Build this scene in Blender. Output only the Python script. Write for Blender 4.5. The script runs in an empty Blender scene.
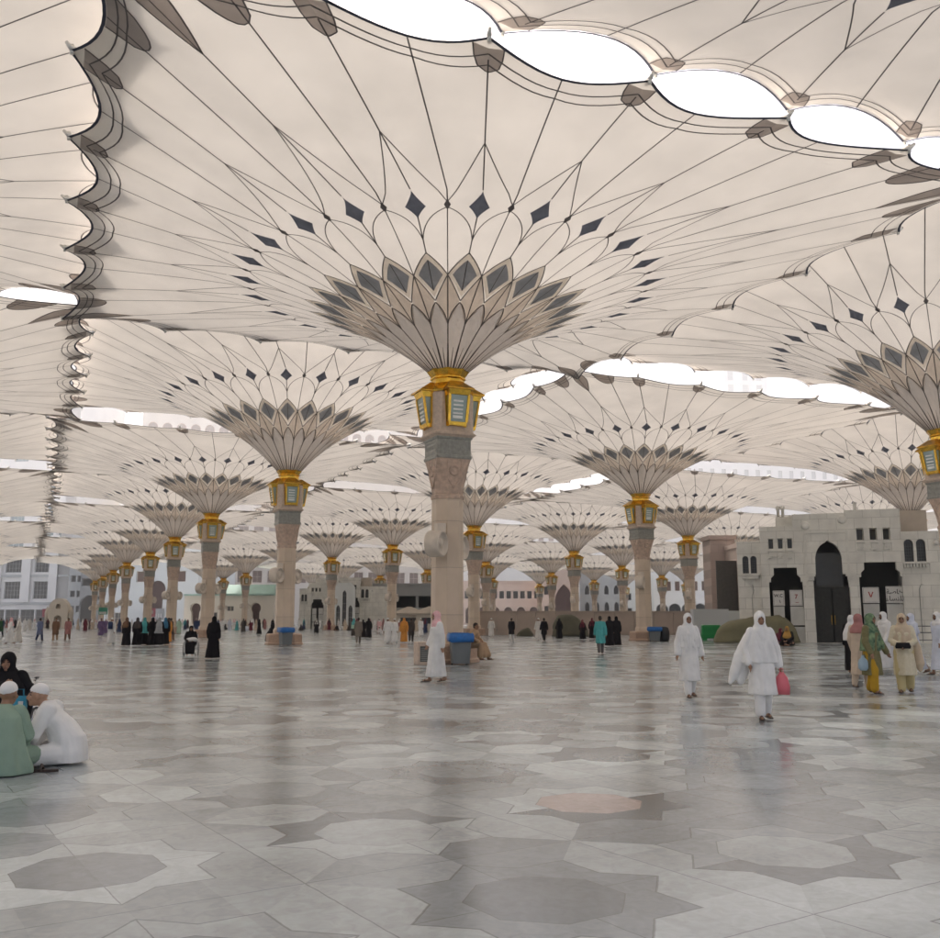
import bpy, bmesh, math, random
from mathutils import Vector, Matrix
R = math.radians
PI = math.pi
random.seed(7)
sc = bpy.context.scene
COL = sc.collection
# ------------------------------------------------------------------ camera
CZ, F, PITCH = 1.6, 946.3, .1579
cam = bpy.data.objects.new('camera', bpy.data.cameras.new('camera'))
COL.objects.link(cam)
cam.location = (0, 0, CZ)
cam.rotation_euler = (PI/2 + PITCH, 0, 0)
cam.data.sensor_width = 36
cam.data.lens = 36*F/940
cam.data.clip_start = .1
cam.data.clip_end = 6000
sc.camera = cam
# ------------------------------------------------------------------ sky and sun
SUN_EL, SUN_AZ = R(60), R(-34)
world = bpy.data.worlds.new('World')
sc.world = world
world.use_nodes = True
wn = world.node_tree.nodes
bg = wn.get('Background') or wn.new('ShaderNodeBackground')
sky = wn.new('ShaderNodeTexSky')
sky.sky_type = 'NISHITA'
sky.sun_disc = False
sky.sun_elevation = SUN_EL
sky.sun_rotation = SUN_AZ
sky.dust_density = 9
sky.air_density = .7
sky.ozone_density = .6
bg.inputs['Strength'].default_value = .15
world.node_tree.links.new(sky.outputs[0], bg.inputs['Color'])
out = wn.get('World Output') or wn.new('ShaderNodeOutputWorld')
world.node_tree.links.new(bg.outputs[0], out.inputs['Surface'])
sl = bpy.data.lights.new('sun', 'SUN')
sl.energy = 1.5
sl.angle = R(10)
sl.color = (1, .975, .94)
sun = bpy.data.objects.new('sun', sl)
COL.objects.link(sun)
sun.location = (0, 0, 60)
# nishita: rotation 0 -> sun towards +Y, clockwise seen from above
sd = Vector((math.sin(SUN_AZ)*math.cos(SUN_EL), math.cos(SUN_AZ)*math.cos(SUN_EL), math.sin(SUN_EL)))
sun.rotation_euler = sd.to_track_quat('Z', 'Y').to_euler()
vs = sc.view_settings
vs.view_transform = 'Standard'
vs.look = 'None'
vs.exposure = 1.56
vs.gamma = 1
vs.use_curve_mapping = False
sc.render.engine = 'CYCLES'
cy = sc.cycles
cy.max_bounces = 9
cy.diffuse_bounces = 5
cy.glossy_bounces = 3
cy.transmission_bounces = 6
cy.transparent_max_bounces = 8
cy.use_denoising = True
try:
    cy.denoiser = 'OPENIMAGEDENOISE'
except Exception:
    pass
try:
    cy.denoising_prefilter = 'ACCURATE'
    cy.denoising_input_passes = 'RGB_ALBEDO_NORMAL'
except Exception:
    pass
cy.sample_clamp_indirect = 6

# ------------------------------------------------------------------ materials
MATS = {}
def mat(name, col, rough=.6, metal=0, vary=.12, scale=3.0, bump=0, bscale=20, spec=.5, coat=0, trans=0, emit=0, detail=4, vcol=None):
    """procedural principled material, its colour broken up by object-space noise"""
    if name in MATS: return MATS[name]
    m = bpy.data.materials.new(name)
    m.use_nodes = True
    nt = m.node_tree; N = nt.nodes; L = nt.links
    b = N['Principled BSDF']
    b.inputs['Roughness'].default_value = rough
    b.inputs['Metallic'].default_value = metal
    b.inputs['Specular IOR Level'].default_value = spec
    b.inputs['Coat Weight'].default_value = coat
    tc = N.new('ShaderNodeTexCoord')
    nz = N.new('ShaderNodeTexNoise')
    nz.inputs['Scale'].default_value = scale
    nz.inputs['Detail'].default_value = detail
    L.new(tc.outputs['Object'], nz.inputs['Vector'])
    ramp = N.new('ShaderNodeMix'); ramp.data_type = 'RGBA'
    c2 = vcol or tuple(c*(1-2*vary) for c in col)
    mr = N.new('ShaderNodeMapRange')
    mr.inputs['From Min'].default_value = .3; mr.inputs['From Max'].default_value = .7
    L.new(nz.outputs['Fac'], mr.inputs['Value'])
    L.new(mr.outputs[0], ramp.inputs['Factor'])
    ramp.inputs[6].default_value = (*[min(1, c*(1+vary*.6)) for c in col], 1)
    ramp.inputs[7].default_value = (*c2, 1)
    L.new(ramp.outputs[2], b.inputs['Base Color'])
    if bump:
        n2 = N.new('ShaderNodeTexNoise'); n2.inputs['Scale'].default_value = bscale; n2.inputs['Detail'].default_value = 5
        L.new(tc.outputs['Object'], n2.inputs['Vector'])
        bp = N.new('ShaderNodeBump'); bp.inputs['Strength'].default_value = bump; bp.inputs['Distance'].default_value = .02
        L.new(n2.outputs['Fac'], bp.inputs['Height']); L.new(bp.outputs[0], b.inputs['Normal'])
    if trans:
        tr = N.new('ShaderNodeBsdfTranslucent')
        mx = N.new('ShaderNodeMixShader'); mx.inputs[0].default_value = trans
        L.new(ramp.outputs[2], tr.inputs['Color'])
        L.new(b.outputs[0], mx.inputs[1]); L.new(tr.outputs[0], mx.inputs[2])
        L.new(mx.outputs[0], N['Material Output'].inputs['Surface'])
    if emit:
        b.inputs['Emission Color'].default_value = (*col, 1)
        b.inputs['Emission Strength'].default_value = emit
    MATS[name] = m
    return m

def block_mat(name, col, mortar, bw, bh, rough=.6, gap=.012, vary=.1, axis='XZ', offset=.5, spec=.4):
    """stone cladding: joints from a brick texture in object space"""
    if name in MATS: return MATS[name]
    m = mat(name, col, rough, vary=vary, scale=1.2, spec=spec)
    nt = m.node_tree; N = nt.nodes; L = nt.links
    b = N['Principled BSDF']
    tc = N.new('ShaderNodeTexCoord')
    sep = N.new('ShaderNodeSeparateXYZ'); L.new(tc.outputs['Object'], sep.inputs[0])
    cmb = N.new('ShaderNodeCombineXYZ')
    if axis == 'XZ':
        L.new(sep.outputs['X'], cmb.inputs[0])
    else:
        ad = N.new('ShaderNodeMath'); ad.operation = 'ADD'
        L.new(sep.outputs['X'], ad.inputs[0]); L.new(sep.outputs['Y'], ad.inputs[1]); L.new(ad.outputs[0], cmb.inputs[0])
    L.new(sep.outputs['Z'], cmb.inputs[1])
    bt = N.new('ShaderNodeTexBrick')
    bt.offset = offset
    bt.inputs['Scale'].default_value = 1
    bt.inputs['Mortar Size'].default_value = gap
    bt.inputs['Brick Width'].default_value = bw
    bt.inputs['Row Height'].default_value = bh
    bt.inputs['Color1'].default_value = (1, 1, 1, 1)
    bt.inputs['Color2'].default_value = (1-vary*1.6,)*3 + (1,)
    bt.inputs['Mortar'].default_value = (*[mm/c for mm, c in zip(mortar, col)], 1)
    L.new(cmb.outputs[0], bt.inputs['Vector'])
    mul = N.new('ShaderNodeMix'); mul.data_type = 'RGBA'; mul.blend_type = 'MULTIPLY'; mul.inputs['Factor'].default_value = 1
    src = b.inputs['Base Color'].links[0].from_socket
    L.new(src, mul.inputs[6]); L.new(bt.outputs['Color'], mul.inputs[7])
    L.new(mul.outputs[2], b.inputs['Base Color'])
    return m

# ------------------------------------------------------------------ mesh helpers
class MB:
    """collects faces with material slots; build() links ONE mesh object"""
    def __init__(s): s.v = []; s.f = []; s.m = []; s.sm = []
    def add(s, vs, fs, mi=0, smooth=False):
        o = len(s.v); s.v += [tuple(v) for v in vs]
        s.f += [tuple(i+o for i in f) for f in fs]; s.m += [mi]*len(fs); s.sm += [smooth]*len(fs)
    def box(s, x0, x1, y0, y1, z0, z1, mi=0, M=None):
        vs = [Vector(p) for p in ((x0,y0,z0),(x1,y0,z0),(x1,y1,z0),(x0,y1,z0),(x0,y0,z1),(x1,y0,z1),(x1,y1,z1),(x0,y1,z1))]
        if M: vs = [M @ v for v in vs]
        s.add(vs, [(0,3,2,1),(4,5,6,7),(0,1,5,4),(1,2,6,5),(2,3,7,6),(3,0,4,7)], mi)
    def loft(s, rings, mi=0, smooth=False, cap=True, M=None):
        n = len(rings[0]); vs = [Vector(p) for r in rings for p in r]
        if M: vs = [M @ v for v in vs]
        fs = [(a*n+k, a*n+(k+1) % n, (a+1)*n+(k+1) % n, (a+1)*n+k) for a in range(len(rings)-1) for k in range(n)]
        if cap: fs += [tuple(range(n-1, -1, -1)), tuple(range((len(rings)-1)*n, len(rings)*n))]
        s.add(vs, fs, mi, smooth)
    def lathe(s, prof, n=24, mi=0, smooth=True, M=None, cap=True):
        s.loft([[(r*math.cos(2*PI*k/n), r*math.sin(2*PI*k/n), z) for k in range(n)] for r, z in prof], mi, smooth, cap, M)
    def tube(s, pts, rad, n=8, mi=0, smooth=True, cap=True):
        pts = [Vector(p) for p in pts]
        rad = rad if isinstance(rad, (list, tuple)) else [rad]*len(pts)
        rings = []; up = None
        for i, p in enumerate(pts):
            t = (pts[min(i+1, len(pts)-1)] - pts[max(i-1, 0)]).normalized()
            if up is None:
                up = Vector((0,0,1)) if abs(t.z) < .9 else Vector((1,0,0))
            a = t.cross(up).normalized(); b = a.cross(t).normalized(); up = b
            rings.append([p + (a*math.cos(2*PI*k/n) + b*math.sin(2*PI*k/n))*rad[i] for k in range(n)])
        s.loft(rings, mi, smooth, cap)
    def cap_tube(s, pts, rad, n=10, mi=0):
        """tube with round ends (a limb)"""
        pts = [Vector(p) for p in pts]; rad = list(rad) if isinstance(rad, (list, tuple)) else [rad]*len(pts)
        d0 = (pts[0]-pts[1]).normalized(); d1 = (pts[-1]-pts[-2]).normalized()
        A = [(pts[0]+d0*rad[0]*q, rad[0]*math.sqrt(max(1e-4, 1-q*q))) for q in (.98, .8, .45)]
        B = [(pts[-1]+d1*rad[-1]*q, rad[-1]*math.sqrt(max(1e-4, 1-q*q))) for q in (.45, .8, .98)]
        allp = A + list(zip(pts, rad)) + B
        s.tube([p for p, r in allp], [r for p, r in allp], n, mi)
    def ball(s, c, r, n=14, m=9, mi=0, M=None):
        c = Vector(c); r = Vector(r) if not isinstance(r, (int, float)) else Vector((r, r, r))
        rings = []
        for a in range(m):
            t = -PI/2 + PI*(a+.5)/m
            rings.append([c + Vector((r.x*math.cos(t)*math.cos(2*PI*k/n), r.y*math.cos(t)*math.sin(2*PI*k/n), r.z*math.sin(t))) for k in range(n)])
        s.loft(rings, mi, True, True, M)
    def prism(s, pts, y0, y1, mi=0, M=None):
        """outline in XZ pushed along Y"""
        s.loft([[(x, y0, z) for x, z in pts], [(x, y1, z) for x, z in pts]], mi, False, True, M)
    def mesh(s, name, mats):
        me = bpy.data.meshes.new(name)
        me.from_pydata(s.v, [], s.f)
        for m in (mats if isinstance(mats, (list, tuple)) else [mats]): me.materials.append(m)
        me.polygons.foreach_set('material_index', s.m)
        me.polygons.foreach_set('use_smooth', s.sm)
        me.update()
        return me
    def build(s, name, mats, parent=None, fix=True):
        me = s.mesh(name, mats)
        if fix:
            bm = bmesh.new(); bm.from_mesh(me); bmesh.ops.recalc_face_normals(bm, faces=bm.faces); bm.to_mesh(me); bm.free()
        return link(name, me, parent)

def link(name, me, parent=None, loc=None, rz=None):
    o = bpy.data.objects.new(name, me); COL.objects.link(o)
    if parent: o.parent = parent
    if loc is not None: o.location = loc
    if rz is not None: o.rotation_euler = (0, 0, rz)
    return o
def bevel(o, w=.01, seg=2):
    m = o.modifiers.new('bevel', 'BEVEL'); m.width = w; m.segments = seg; m.limit_method = 'ANGLE'; m.angle_limit = R(40)
    return o
def tag(o, label=None, cat=None, group=None, kind=None):
    if label: o['label'] = label
    if cat: o['category'] = cat
    if group: o['group'] = group
    if kind: o['kind'] = kind
    return o
def empty(name, loc=(0,0,0), rz=0):
    o = link(name, None, None, loc, rz); o.empty_display_size = .3
    return o
def copy_tree(o, parent=None):
    c = o.copy(); COL.objects.link(c)
    if parent is not None: c.parent = parent
    for ch in list(o.children): copy_tree(ch, c)
    return c
def ground_pt(px, depth):
    """world X for a picture column (940 px wide) at a distance"""
    return (px-470)/F*depth

# ------------------------------------------------------------------ ground
def marble_floor():
    m = bpy.data.materials.new('polished_marble'); m.use_nodes = True
    nt = m.node_tree; N = nt.nodes; L = nt.links; b = N['Principled BSDF']
    def math_(op, a, c=None, clamp=False):
        n = N.new('ShaderNodeMath'); n.operation = op; n.use_clamp = clamp
        for k, q in enumerate((a, c)):
            if q is None: continue
            if isinstance(q, (int, float)): n.inputs[k].default_value = q
            else: L.new(q, n.inputs[k])
        return n.outputs[0]
    tc = N.new('ShaderNodeTexCoord')
    mp = N.new('ShaderNodeMapping'); mp.inputs['Rotation'].default_value = (0, 0, R(-33)); mp.inputs['Location'].default_value = (-0.4046, 0.5889, 0)
    L.new(tc.outputs['Object'], mp.inputs['Vector'])
    wz = N.new('ShaderNodeTexNoise'); wz.inputs['Scale'].default_value = 5; wz.inputs['Detail'].default_value = 3; L.new(tc.outputs['Object'], wz.inputs['Vector'])
    wa = N.new('ShaderNodeVectorMath'); wa.operation = 'MULTIPLY_ADD'; L.new(wz.outputs['Color'], wa.inputs[0]); wa.inputs[1].default_value = (.022, .022, 0); L.new(mp.outputs[0], wa.inputs[2])
    sp = N.new('ShaderNodeSeparateXYZ'); L.new(wa.outputs[0], sp.inputs[0])
    S = 2.1
    u = math_('DIVIDE', sp.outputs[0], S); v = math_('DIVIDE', sp.outputs[1], S)
    fu = math_('FLOOR', u); fv = math_('FLOOR', v)
    lu = math_('SUBTRACT', math_('SUBTRACT', u, fu), .5); lv = math_('SUBTRACT', math_('SUBTRACT', v, fv), .5)
    au = math_('ABSOLUTE', lu); av = math_('ABSOLUTE', lv)
    d1 = math_('MAXIMUM', au, av)
    d2 = math_('MULTIPLY', math_('ADD', au, av), .70711)
    star = math_('SUBTRACT', math_('MINIMUM', d1, d2), .30)         # eight-point star: <0 inside
    core = math_('SUBTRACT', math_('MAXIMUM', d1, d2), .215)         # octagon in its middle
    # which corner patch a point belongs to: shift by half a cell for the crosses between stars
    gu = math_('FLOOR', math_('ADD', u, .5)); gv = math_('FLOOR', math_('ADD', v, .5))
    diag = math_('GREATER_THAN', au, av)
    ins = math_('LESS_THAN', star, 0); inc = math_('LESS_THAN', core, 0)
    def wn_(a, c, w):
        cb = N.new('ShaderNodeCombineXYZ'); L.new(a, cb.inputs[0]); L.new(c, cb.inputs[1])
        if isinstance(w, (int, float)): cb.inputs[2].default_value = w
        else: L.new(w, cb.inputs[2])
        n = N.new('ShaderNodeTexWhiteNoise'); n.noise_dimensions = '3D'; L.new(cb.outputs[0], n.inputs['Vector'])
        return n.outputs['Value']
    quad = math_('ADD', math_('GREATER_THAN', lu, 0), math_('MULTIPLY', math_('GREATER_THAN', lv, 0), 2))
    r_star = wn_(fu, fv, math_('ADD', 3.7, math_('FLOOR', math_('MULTIPLY', quad, .5))))
    r_core = wn_(fu, fv, 9.1)
    r_rest = wn_(gu, gv, math_('ADD', math_('MULTIPLY', diag, 1.0), 20.0))
    def mixf(f, a, c):
        n = N.new('ShaderNodeMix'); n.data_type = 'FLOAT'; L.new(f, n.inputs[0])
        for k, q in ((2, a), (3, c)):
            if isinstance(q, (int, float)): n.inputs[k].default_value = q
            else: L.new(q, n.inputs[k])
        return n.outputs[0]
    rnd = mixf(ins, math_('ADD', .28, math_('MULTIPLY', r_rest, .72)), mixf(inc, r_star, math_('MULTIPLY', r_core, .9)))
    # per-piece value: a jump between white and blue-grey marble
    cr = N.new('ShaderNodeValToRGB'); L.new(rnd, cr.inputs[0])
    els = cr.color_ramp.elements
    els[0].position = 0; els[0].color = (.17, .183, .197, 1)
    els[1].position = 1; els[1].color = (.56, .59, .60, 1)
    for p, c in ((.18, (.225, .24, .255)), (.42, (.315, .333, .348)), (.68, (.41, .432, .444)), (.88, (.50, .525, .535))):
        e = els.new(p); e.color = (*c, 1)
    # a few reddish stars
    here = math_('MULTIPLY', math_('COMPARE', fu, 2.0), math_('COMPARE', fv, 3.0))
    red = math_('MULTIPLY', inc, math_('MAXIMUM', here, math_('GREATER_THAN', r_core, .996)))
    mr = N.new('ShaderNodeMix'); mr.data_type = 'RGBA'; L.new(red, mr.inputs[0]); L.new(cr.outputs[0], mr.inputs[6]); mr.inputs[7].default_value = (.50, .39, .36, 1)
    # veins, wear, large stains
    def noise(sc_, det, dist=0, co=None):
        n = N.new('ShaderNodeTexNoise'); n.inputs['Scale'].default_value = sc_; n.inputs['Detail'].default_value = det; n.inputs['Distortion'].default_value = dist
        L.new(co or tc.outputs['Object'], n.inputs['Vector']); return n.outputs['Fac']
    n1 = noise(.55, 6, .6); n2 = noise(9, 6, 1.4); n3 = noise(60, 3)
    val = math_('ADD', math_('ADD', math_('MULTIPLY', math_('SUBTRACT', n1, .5), .9), math_('MULTIPLY', math_('SUBTRACT', n2, .5), .62)), math_('MULTIPLY', math_('SUBTRACT', n3, .5), .05))
    sx5 = math_('FLOOR', math_('MULTIPLY', u, 4)); sy5 = math_('FLOOR', math_('MULTIPLY', v, 4))
    slab = math_('MULTIPLY', math_('SUBTRACT', wn_(sx5, sy5, rnd), .5), .20)          # every cut slab has its own tone
    val = math_('ADD', math_('ADD', val, slab), 1.0)
    mu = N.new('ShaderNodeMix'); mu.data_type = 'RGBA'; mu.blend_type = 'MULTIPLY'; mu.inputs[0].default_value = 1
    cv = N.new('ShaderNodeCombineColor')
    for k, q in enumerate((.955, 1.0, 1.0)): L.new(math_('MULTIPLY', val, q), cv.inputs[k])
    L.new(mr.outputs[2], mu.inputs[6]); L.new(cv.outputs[0], mu.inputs[7])
    # joints: piece outlines, long lines and the small slab cuts
    def near(x, w): return math_('LESS_THAN', math_('ABSOLUTE', x), w)
    fu4 = math_('SUBTRACT', math_('FRACT', math_('MULTIPLY', u, 2)), .5); fv4 = math_('SUBTRACT', math_('FRACT', math_('MULTIPLY', v, 2)), .5)
    j = math_('MAXIMUM', near(star, .0035), math_('MULTIPLY', ins, near(core, .002)))
    j = math_('MAXIMUM', j, math_('MULTIPLY', math_('SUBTRACT', 1, ins), math_('MAXIMUM', near(math_('SUBTRACT', au, .5), .0025), near(math_('SUBTRACT', av, .5), .0025))))
    j = math_('MAXIMUM', j, math_('MULTIPLY', math_('MULTIPLY', ins, math_('SUBTRACT', 1, inc)), math_('MAXIMUM', near(lu, .0022), near(lv, .0022))))
    mj = N.new('ShaderNodeMix'); mj.data_type = 'RGBA'
    L.new(math_('MULTIPLY', j, .55), mj.inputs[0]); L.new(mu.outputs[2], mj.inputs[6]); mj.inputs[7].default_value = (.09, .09, .09, 1)
    L.new(mj.outputs[2], b.inputs['Base Color'])
    rg = math_('ADD', .055, math_('MULTIPLY', n1, .14)); rg = math_('ADD', rg, math_('MULTIPLY', rnd, .05)); rg = math_('ADD', rg, math_('MULTIPLY', n2, .06))
    L.new(rg, b.inputs['Roughness'])
    b.inputs['Specular IOR Level'].default_value = .75
    bp = N.new('ShaderNodeBump'); bp.inputs['Strength'].default_value = .10; bp.inputs['Distance'].default_value = .004
    L.new(math_('SUBTRACT', math_('MULTIPLY', n1, .6), j), bp.inputs['Height']); L.new(bp.outputs[0], b.inputs['Normal'])
    return m
g = MB()
g.add([(-900, -300, 0), (900, -300, 0), (900, 1500, 0), (-900, 1500, 0)], [(0, 1, 2, 3)])
ground = g.build('ground', marble_floor()); tag(ground, kind='structure')
# ------------------------------------------------------------------ the great umbrellas
ANG = .4317
UX = Vector((math.cos(ANG), math.sin(ANG), 0))        # to the right and away
UY = Vector((-math.sin(ANG), math.cos(ANG), 0))       # to the left and away
GX, GY, GS = -.66, 36.6, 28.0
YAW = ANG-.02
HALF, R0, ZN = 14.3, .75, 11.3
M_fabric = mat('canopy_fabric', (.735, .69, .625), .75, vary=.05, scale=.5, trans=.19, bump=.5, bscale=1.1, detail=6, spec=.2)
M_seam = mat('canopy_seam', (.15, .135, .132), .8, vary=.1, trans=.12)
M_blue = mat('canopy_blue_cloth', (.19, .205, .255), .8, vary=.12, scale=2, trans=.25)
M_slate = mat('canopy_slate_cloth', (.43, .45, .49), .8, vary=.1, scale=2, trans=.3)
M_pale = mat('canopy_pale_cloth', (.78, .73, .66), .8, vary=.05, trans=.55)
M_petal = mat('canopy_petal_cloth', (.74, .67, .60), .8, vary=.07, scale=.8, trans=.5)
M_throat = mat('canopy_throat_cloth', (.68, .645, .62), .8, vary=.07, scale=.8, trans=.42)
M_brown = mat('canopy_brown_cloth', (.52, .465, .43), .8, vary=.08, scale=1, trans=.4)
M_cable = mat('canopy_edge_cable', (.04, .045, .075), .7, vary=.1)

def rim(w):
    """perimeter point of the square, w in nodes (24 round, corner at 0, 6, 12, 18)"""
    w = w % 24; side = int(w//6); t = (w-6*side)/6*2-1
    return [Vector((t, -1, 0)), Vector((1, t, 0)), Vector((-t, 1, 0)), Vector((-1, -t, 0))][side]*HALF
RC = 8.6
def canopy_pt(w, s, drop=0.):
    q = rim(w); L = q.length
    a = R(-135+15*w); c = Vector((math.cos(a), math.sin(a), 0))
    p = c*(R0+s/.5*(RC-R0)) if s <= .5 else c*RC+(q-c*RC)*(s-.5)/.5
    r = p.length
    re = r if r < RC else RC+(r-RC)*(HALF-RC)/(max(L, HALF)-RC)
    t = w % 1.0
    bil = 4*t*(1-t)                                   # 0 on the arms, 1 between them
    p.z = 3.3*(1-math.exp(-(re-R0)/4.4)) + .11*(re-R0) + .28*bil*max(0, s-.3)*s - drop
    return p
def s_edge(w):
    t = w % 1.0
    L = (rim(w)).length
    return 1 - .5*(.95*4*t*(1-t))/(L-RC)
def make_canopy_mesh():
    mb = MB()
    SUB = 6
    srow = [0, .015, .03, .05, .07, .09, .115, .14, .17, .2, .23, .265, .3, .34, .38, .42, .46, .5, .55, .6, .66, .72, .78, .84, .9, .95, 1]
    nW = 24*SUB
    def pt(w, s, d=0.):
        e = s_edge(w)
        s2 = s if s < .75 else .75+(s-.75)/.25*(e-.75)
        return canopy_pt(w, s2, d)
    # sheet
    vs = [pt(a/SUB, s) for s in srow for a in range(nW)]
    fs = [(i*nW+a, i*nW+(a+1) % nW, (i+1)*nW+(a+1) % nW, (i+1)*nW+a) for i in range(len(srow)-1) for a in range(nW)]
    mb.add(vs, fs, 0, True)
    def nrm(w, s):
        e = 2e-3
        a = canopy_pt(w+e, s)-canopy_pt(w-e, s); b = canopy_pt(w, s+e)-canopy_pt(w, s-e)
        return a.cross(b).normalized()
    def ribbon(path, wid, mi=1, drop=.022, warp=False):
        P = []
        for w, s in path: P.append(canopy_pt(w, s))
        n = len(P); vs = []
        for i, p in enumerate(P):
            t = (P[min(i+1, n-1)]-P[max(i-1, 0)]).normalized()
            nn = nrm(path[i][0]+1e-4, max(.004, min(.99, path[i][1])))
            if nn.z > 0: nn = -nn
            sd = nn.cross(t).normalized(); wd = wid[i] if isinstance(wid, list) else wid
            vs += [p+nn*drop+sd*wd/2, p+nn*drop-sd*wd/2]
        mb.add(vs, [(2*i, 2*i+1, 2*i+3, 2*i+2) for i in range(n-1)], mi)
    def fill(lo, hi, mi, drop=.012, nc=4):
        """region between two curves given as lists of (w, s)"""
        vs = []
        for (w0, s0), (w1, s1) in zip(lo, hi):
            for c in range(nc+1):
                t = c/nc; w = w0+(w1-w0)*t; s = s0+(s1-s0)*t
                nn = nrm(w+1e-4, max(.004, min(.99, s)))
                if nn.z > 0: nn = -nn
                vs.append(canopy_pt(w, min(s, s_edge(w)-.002))+nn*drop)
        n = len(lo)
        mb.add(vs, [(i*(nc+1)+c, i*(nc+1)+c+1, (i+1)*(nc+1)+c+1, (i+1)*(nc+1)+c) for i in range(n-1) for c in range(nc)], mi)
    def bez(p0, p1, p2, n=9):
        return [((1-t)**2*p0[0]+2*t*(1-t)*p1[0]+t*t*p2[0], (1-t)**2*p0[1]+2*t*(1-t)*p1[1]+t*t*p2[1]) for t in [i/n for i in range(n+1)]]
    def rng(a, b, n): return [a+(b-a)*i/n for i in range(n+1)]
    PK, DT, DS, DB, JN, RT, RS, RB, T2, P3 = .68, .510, .460, .424, .354, .311, .248, .182, .169, .109
    LW = .043
    for k in range(24):
        corner = k % 6 == 0
        # node line: junction..rhombus top, diamond..peak..rim
        ribbon([(k, s) for s in rng(RT, DB, 5)], LW)
        tip_s = .82 if corner else .94
        ribbon([(k, s) for s in rng(DT, tip_s, 12)], LW)
        # mid line from neck to rim
        m = k+.5
        ribbon([(m, s) for s in rng(.001, .06, 6)], [.05+.035*(1-i/6) for i in range(7)])
        ribbon([(m, s) for s in rng(.06, RS, 9)], LW)
        ribbon([(m, s) for s in rng(RS, DS-.012, 9)], LW*.8)
        ribbon([(m, s) for s in rng(DS+.012, s_edge(m)-.004, 14)], LW)
        ribbon([(k, s) for s in rng(.001, .05, 5)], [.045-.007*i for i in range(6)])
        # ogive from peak to the small squares and leaves below them
        for q in (-1, 1):
            ribbon(bez((k, PK), (k+q*.20, .535), (k+q*.5, DS+.008)), LW*.85)
            ribbon(bez((k+q*.5, DS-.008), (k+q*.10, .425), (k, JN)), LW*.85)
            ribbon(bez((k, RT+.004), (k+q*.27, .282), (k+q*.5, RS), 6), LW)
            ribbon(bez((k+q*.5, RS), (k+q*.27, .206), (k, T2+.004), 6), LW)
            ribbon(bez((k, T2), (k+q*.36, .142), (k+q*.5, P3), 6), LW)
        # small square
        w0 = .055
        fill([(m-w0*(1-abs(t)), DS+.016*t) for t in (-1, 0, 1)], [(m+w0*(1-abs(t)), DS+.016*t) for t in (-1, 0, 1)], 1, .026, 2)
        # four-point diamond, concave sides
        rows = rng(-1, 1, 10)
        hw = [.165*(1-abs(t))**1.35 for t in rows]
        ss = [DS-.005+(t*(DS-DB) if t < 0 else t*(DT-DS)) for t in rows]
        fill([(k-h, s) for h, s in zip(hw, ss)], [(k+h, s) for h, s in zip(hw, ss)], 2, .018, 4)
        # rhombus: pale border then slate inner
        for shr, mi, dr in ((1, 4, .011), (.72, 3, .016)):
            rows = rng(-1, 1, 8)
            hw = [.5*shr*(1-abs(t))**.92 for t in rows]
            ss = [RS+(t*(RS-RB)*shr if t < 0 else t*(RT-RS)*shr) for t in rows]
            fill([(k-h, s) for h, s in zip(hw, ss)], [(k+h, s) for h, s in zip(hw, ss)], mi, dr, 6)
        ribbon([(k, s) for s in rng(RB+.02, RT-.02, 6)], .03, 1, .021)
        # petals under the rhombi (centred between the arms), then the throat
        lo, hi = [], []
        for s in rng(P3, RS, 10):
            if s < T2: h = .5*((s-P3)/(T2-P3))**.75
            else: h = .5*(1-((s-T2)/(RS-T2)))**1.0
            h = min(.5, h)
            lo.append((m-h, s)); hi.append((m+h, s))
        fill(lo, hi, 5, .010, 6)
        lo, hi = [], []
        for s in rng(.001, T2, 10):
            h = .5 if s < P3 else .5*(1-((s-P3)/(T2-P3)))**.75
            lo.append((k-h, s)); hi.append((k+h, s))
        fill(lo, hi, 6, .008, 6)
        # rim: cable and two seams
        W = rng(k, k+1, 12)
        ribbon([(w, s_edge(w)) for w in W], .085, 8, .03)
        for d_ in (.05, .085):
            ribbon([(w, s_edge(w)-d_*5.7/(rim(w).length-RC)*(.75+.25*abs(2*(w-k)-1))) for w in W], .045, 1, .024)
        # arm-end caps
        if not corner:
            rows = [(-.1, .985), (.0, .0)]
            lo = [(k-.095, s_edge(k-.095)-.004), (k-.09, .94), (k-.07, .915), (k-.012, .905)]
            hi = [(k+.095, s_edge(k+.095)-.004), (k+.09, .94), (k+.07, .915), (k+.012, .905)]
            fill(lo, hi, 7, .016, 4)
            for a, c in zip(lo, lo[1:]): ribbon([a, c], .04, 1, .028)
            for a, c in zip(hi, hi[1:]): ribbon([a, c], .04, 1, .028)
            ribbon([lo[-1], hi[-1]], .04, 1, .028)
        else:
            # long pointed petal on the corner arm and a round one on either side
            rows = rng(.815, .995, 9); f = [math.sin(PI*min(1, ((s-.815)/.12))*.5)*.12*(1 if s < .92 else 1-(s-.92)/.10) for s in rows]
            lo = [(k-h, s) for h, s in zip(f, rows)]; hi = [(k+h, s) for h, s in zip(f, rows)]
            fill(lo, hi, 7, .016, 6); ribbon(lo, .045, 1, .028); ribbon(hi, .045, 1, .028)
            ribbon([(k, s) for s in rows], .03, 1, .028)
            for q in (-1, 1):
                cw, rw = k+q*.42, .17
                lo, hi = [], []
                for i in range(9):
                    t = i/8; w = cw+q*rw*(2*t-1)
                    lo.append((w, s_edge(w)-.004)); hi.append((w, s_edge(w)-.004-.072*math.sqrt(max(0, 1-(2*t-1)**2))))
                fill(lo, hi, 7, .014, 4); ribbon(hi, .045, 1, .027)
    return mb.mesh('canopy', [M_fabric, M_seam, M_blue, M_slate, M_pale, M_petal, M_throat, M_brown, M_cable])

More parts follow.
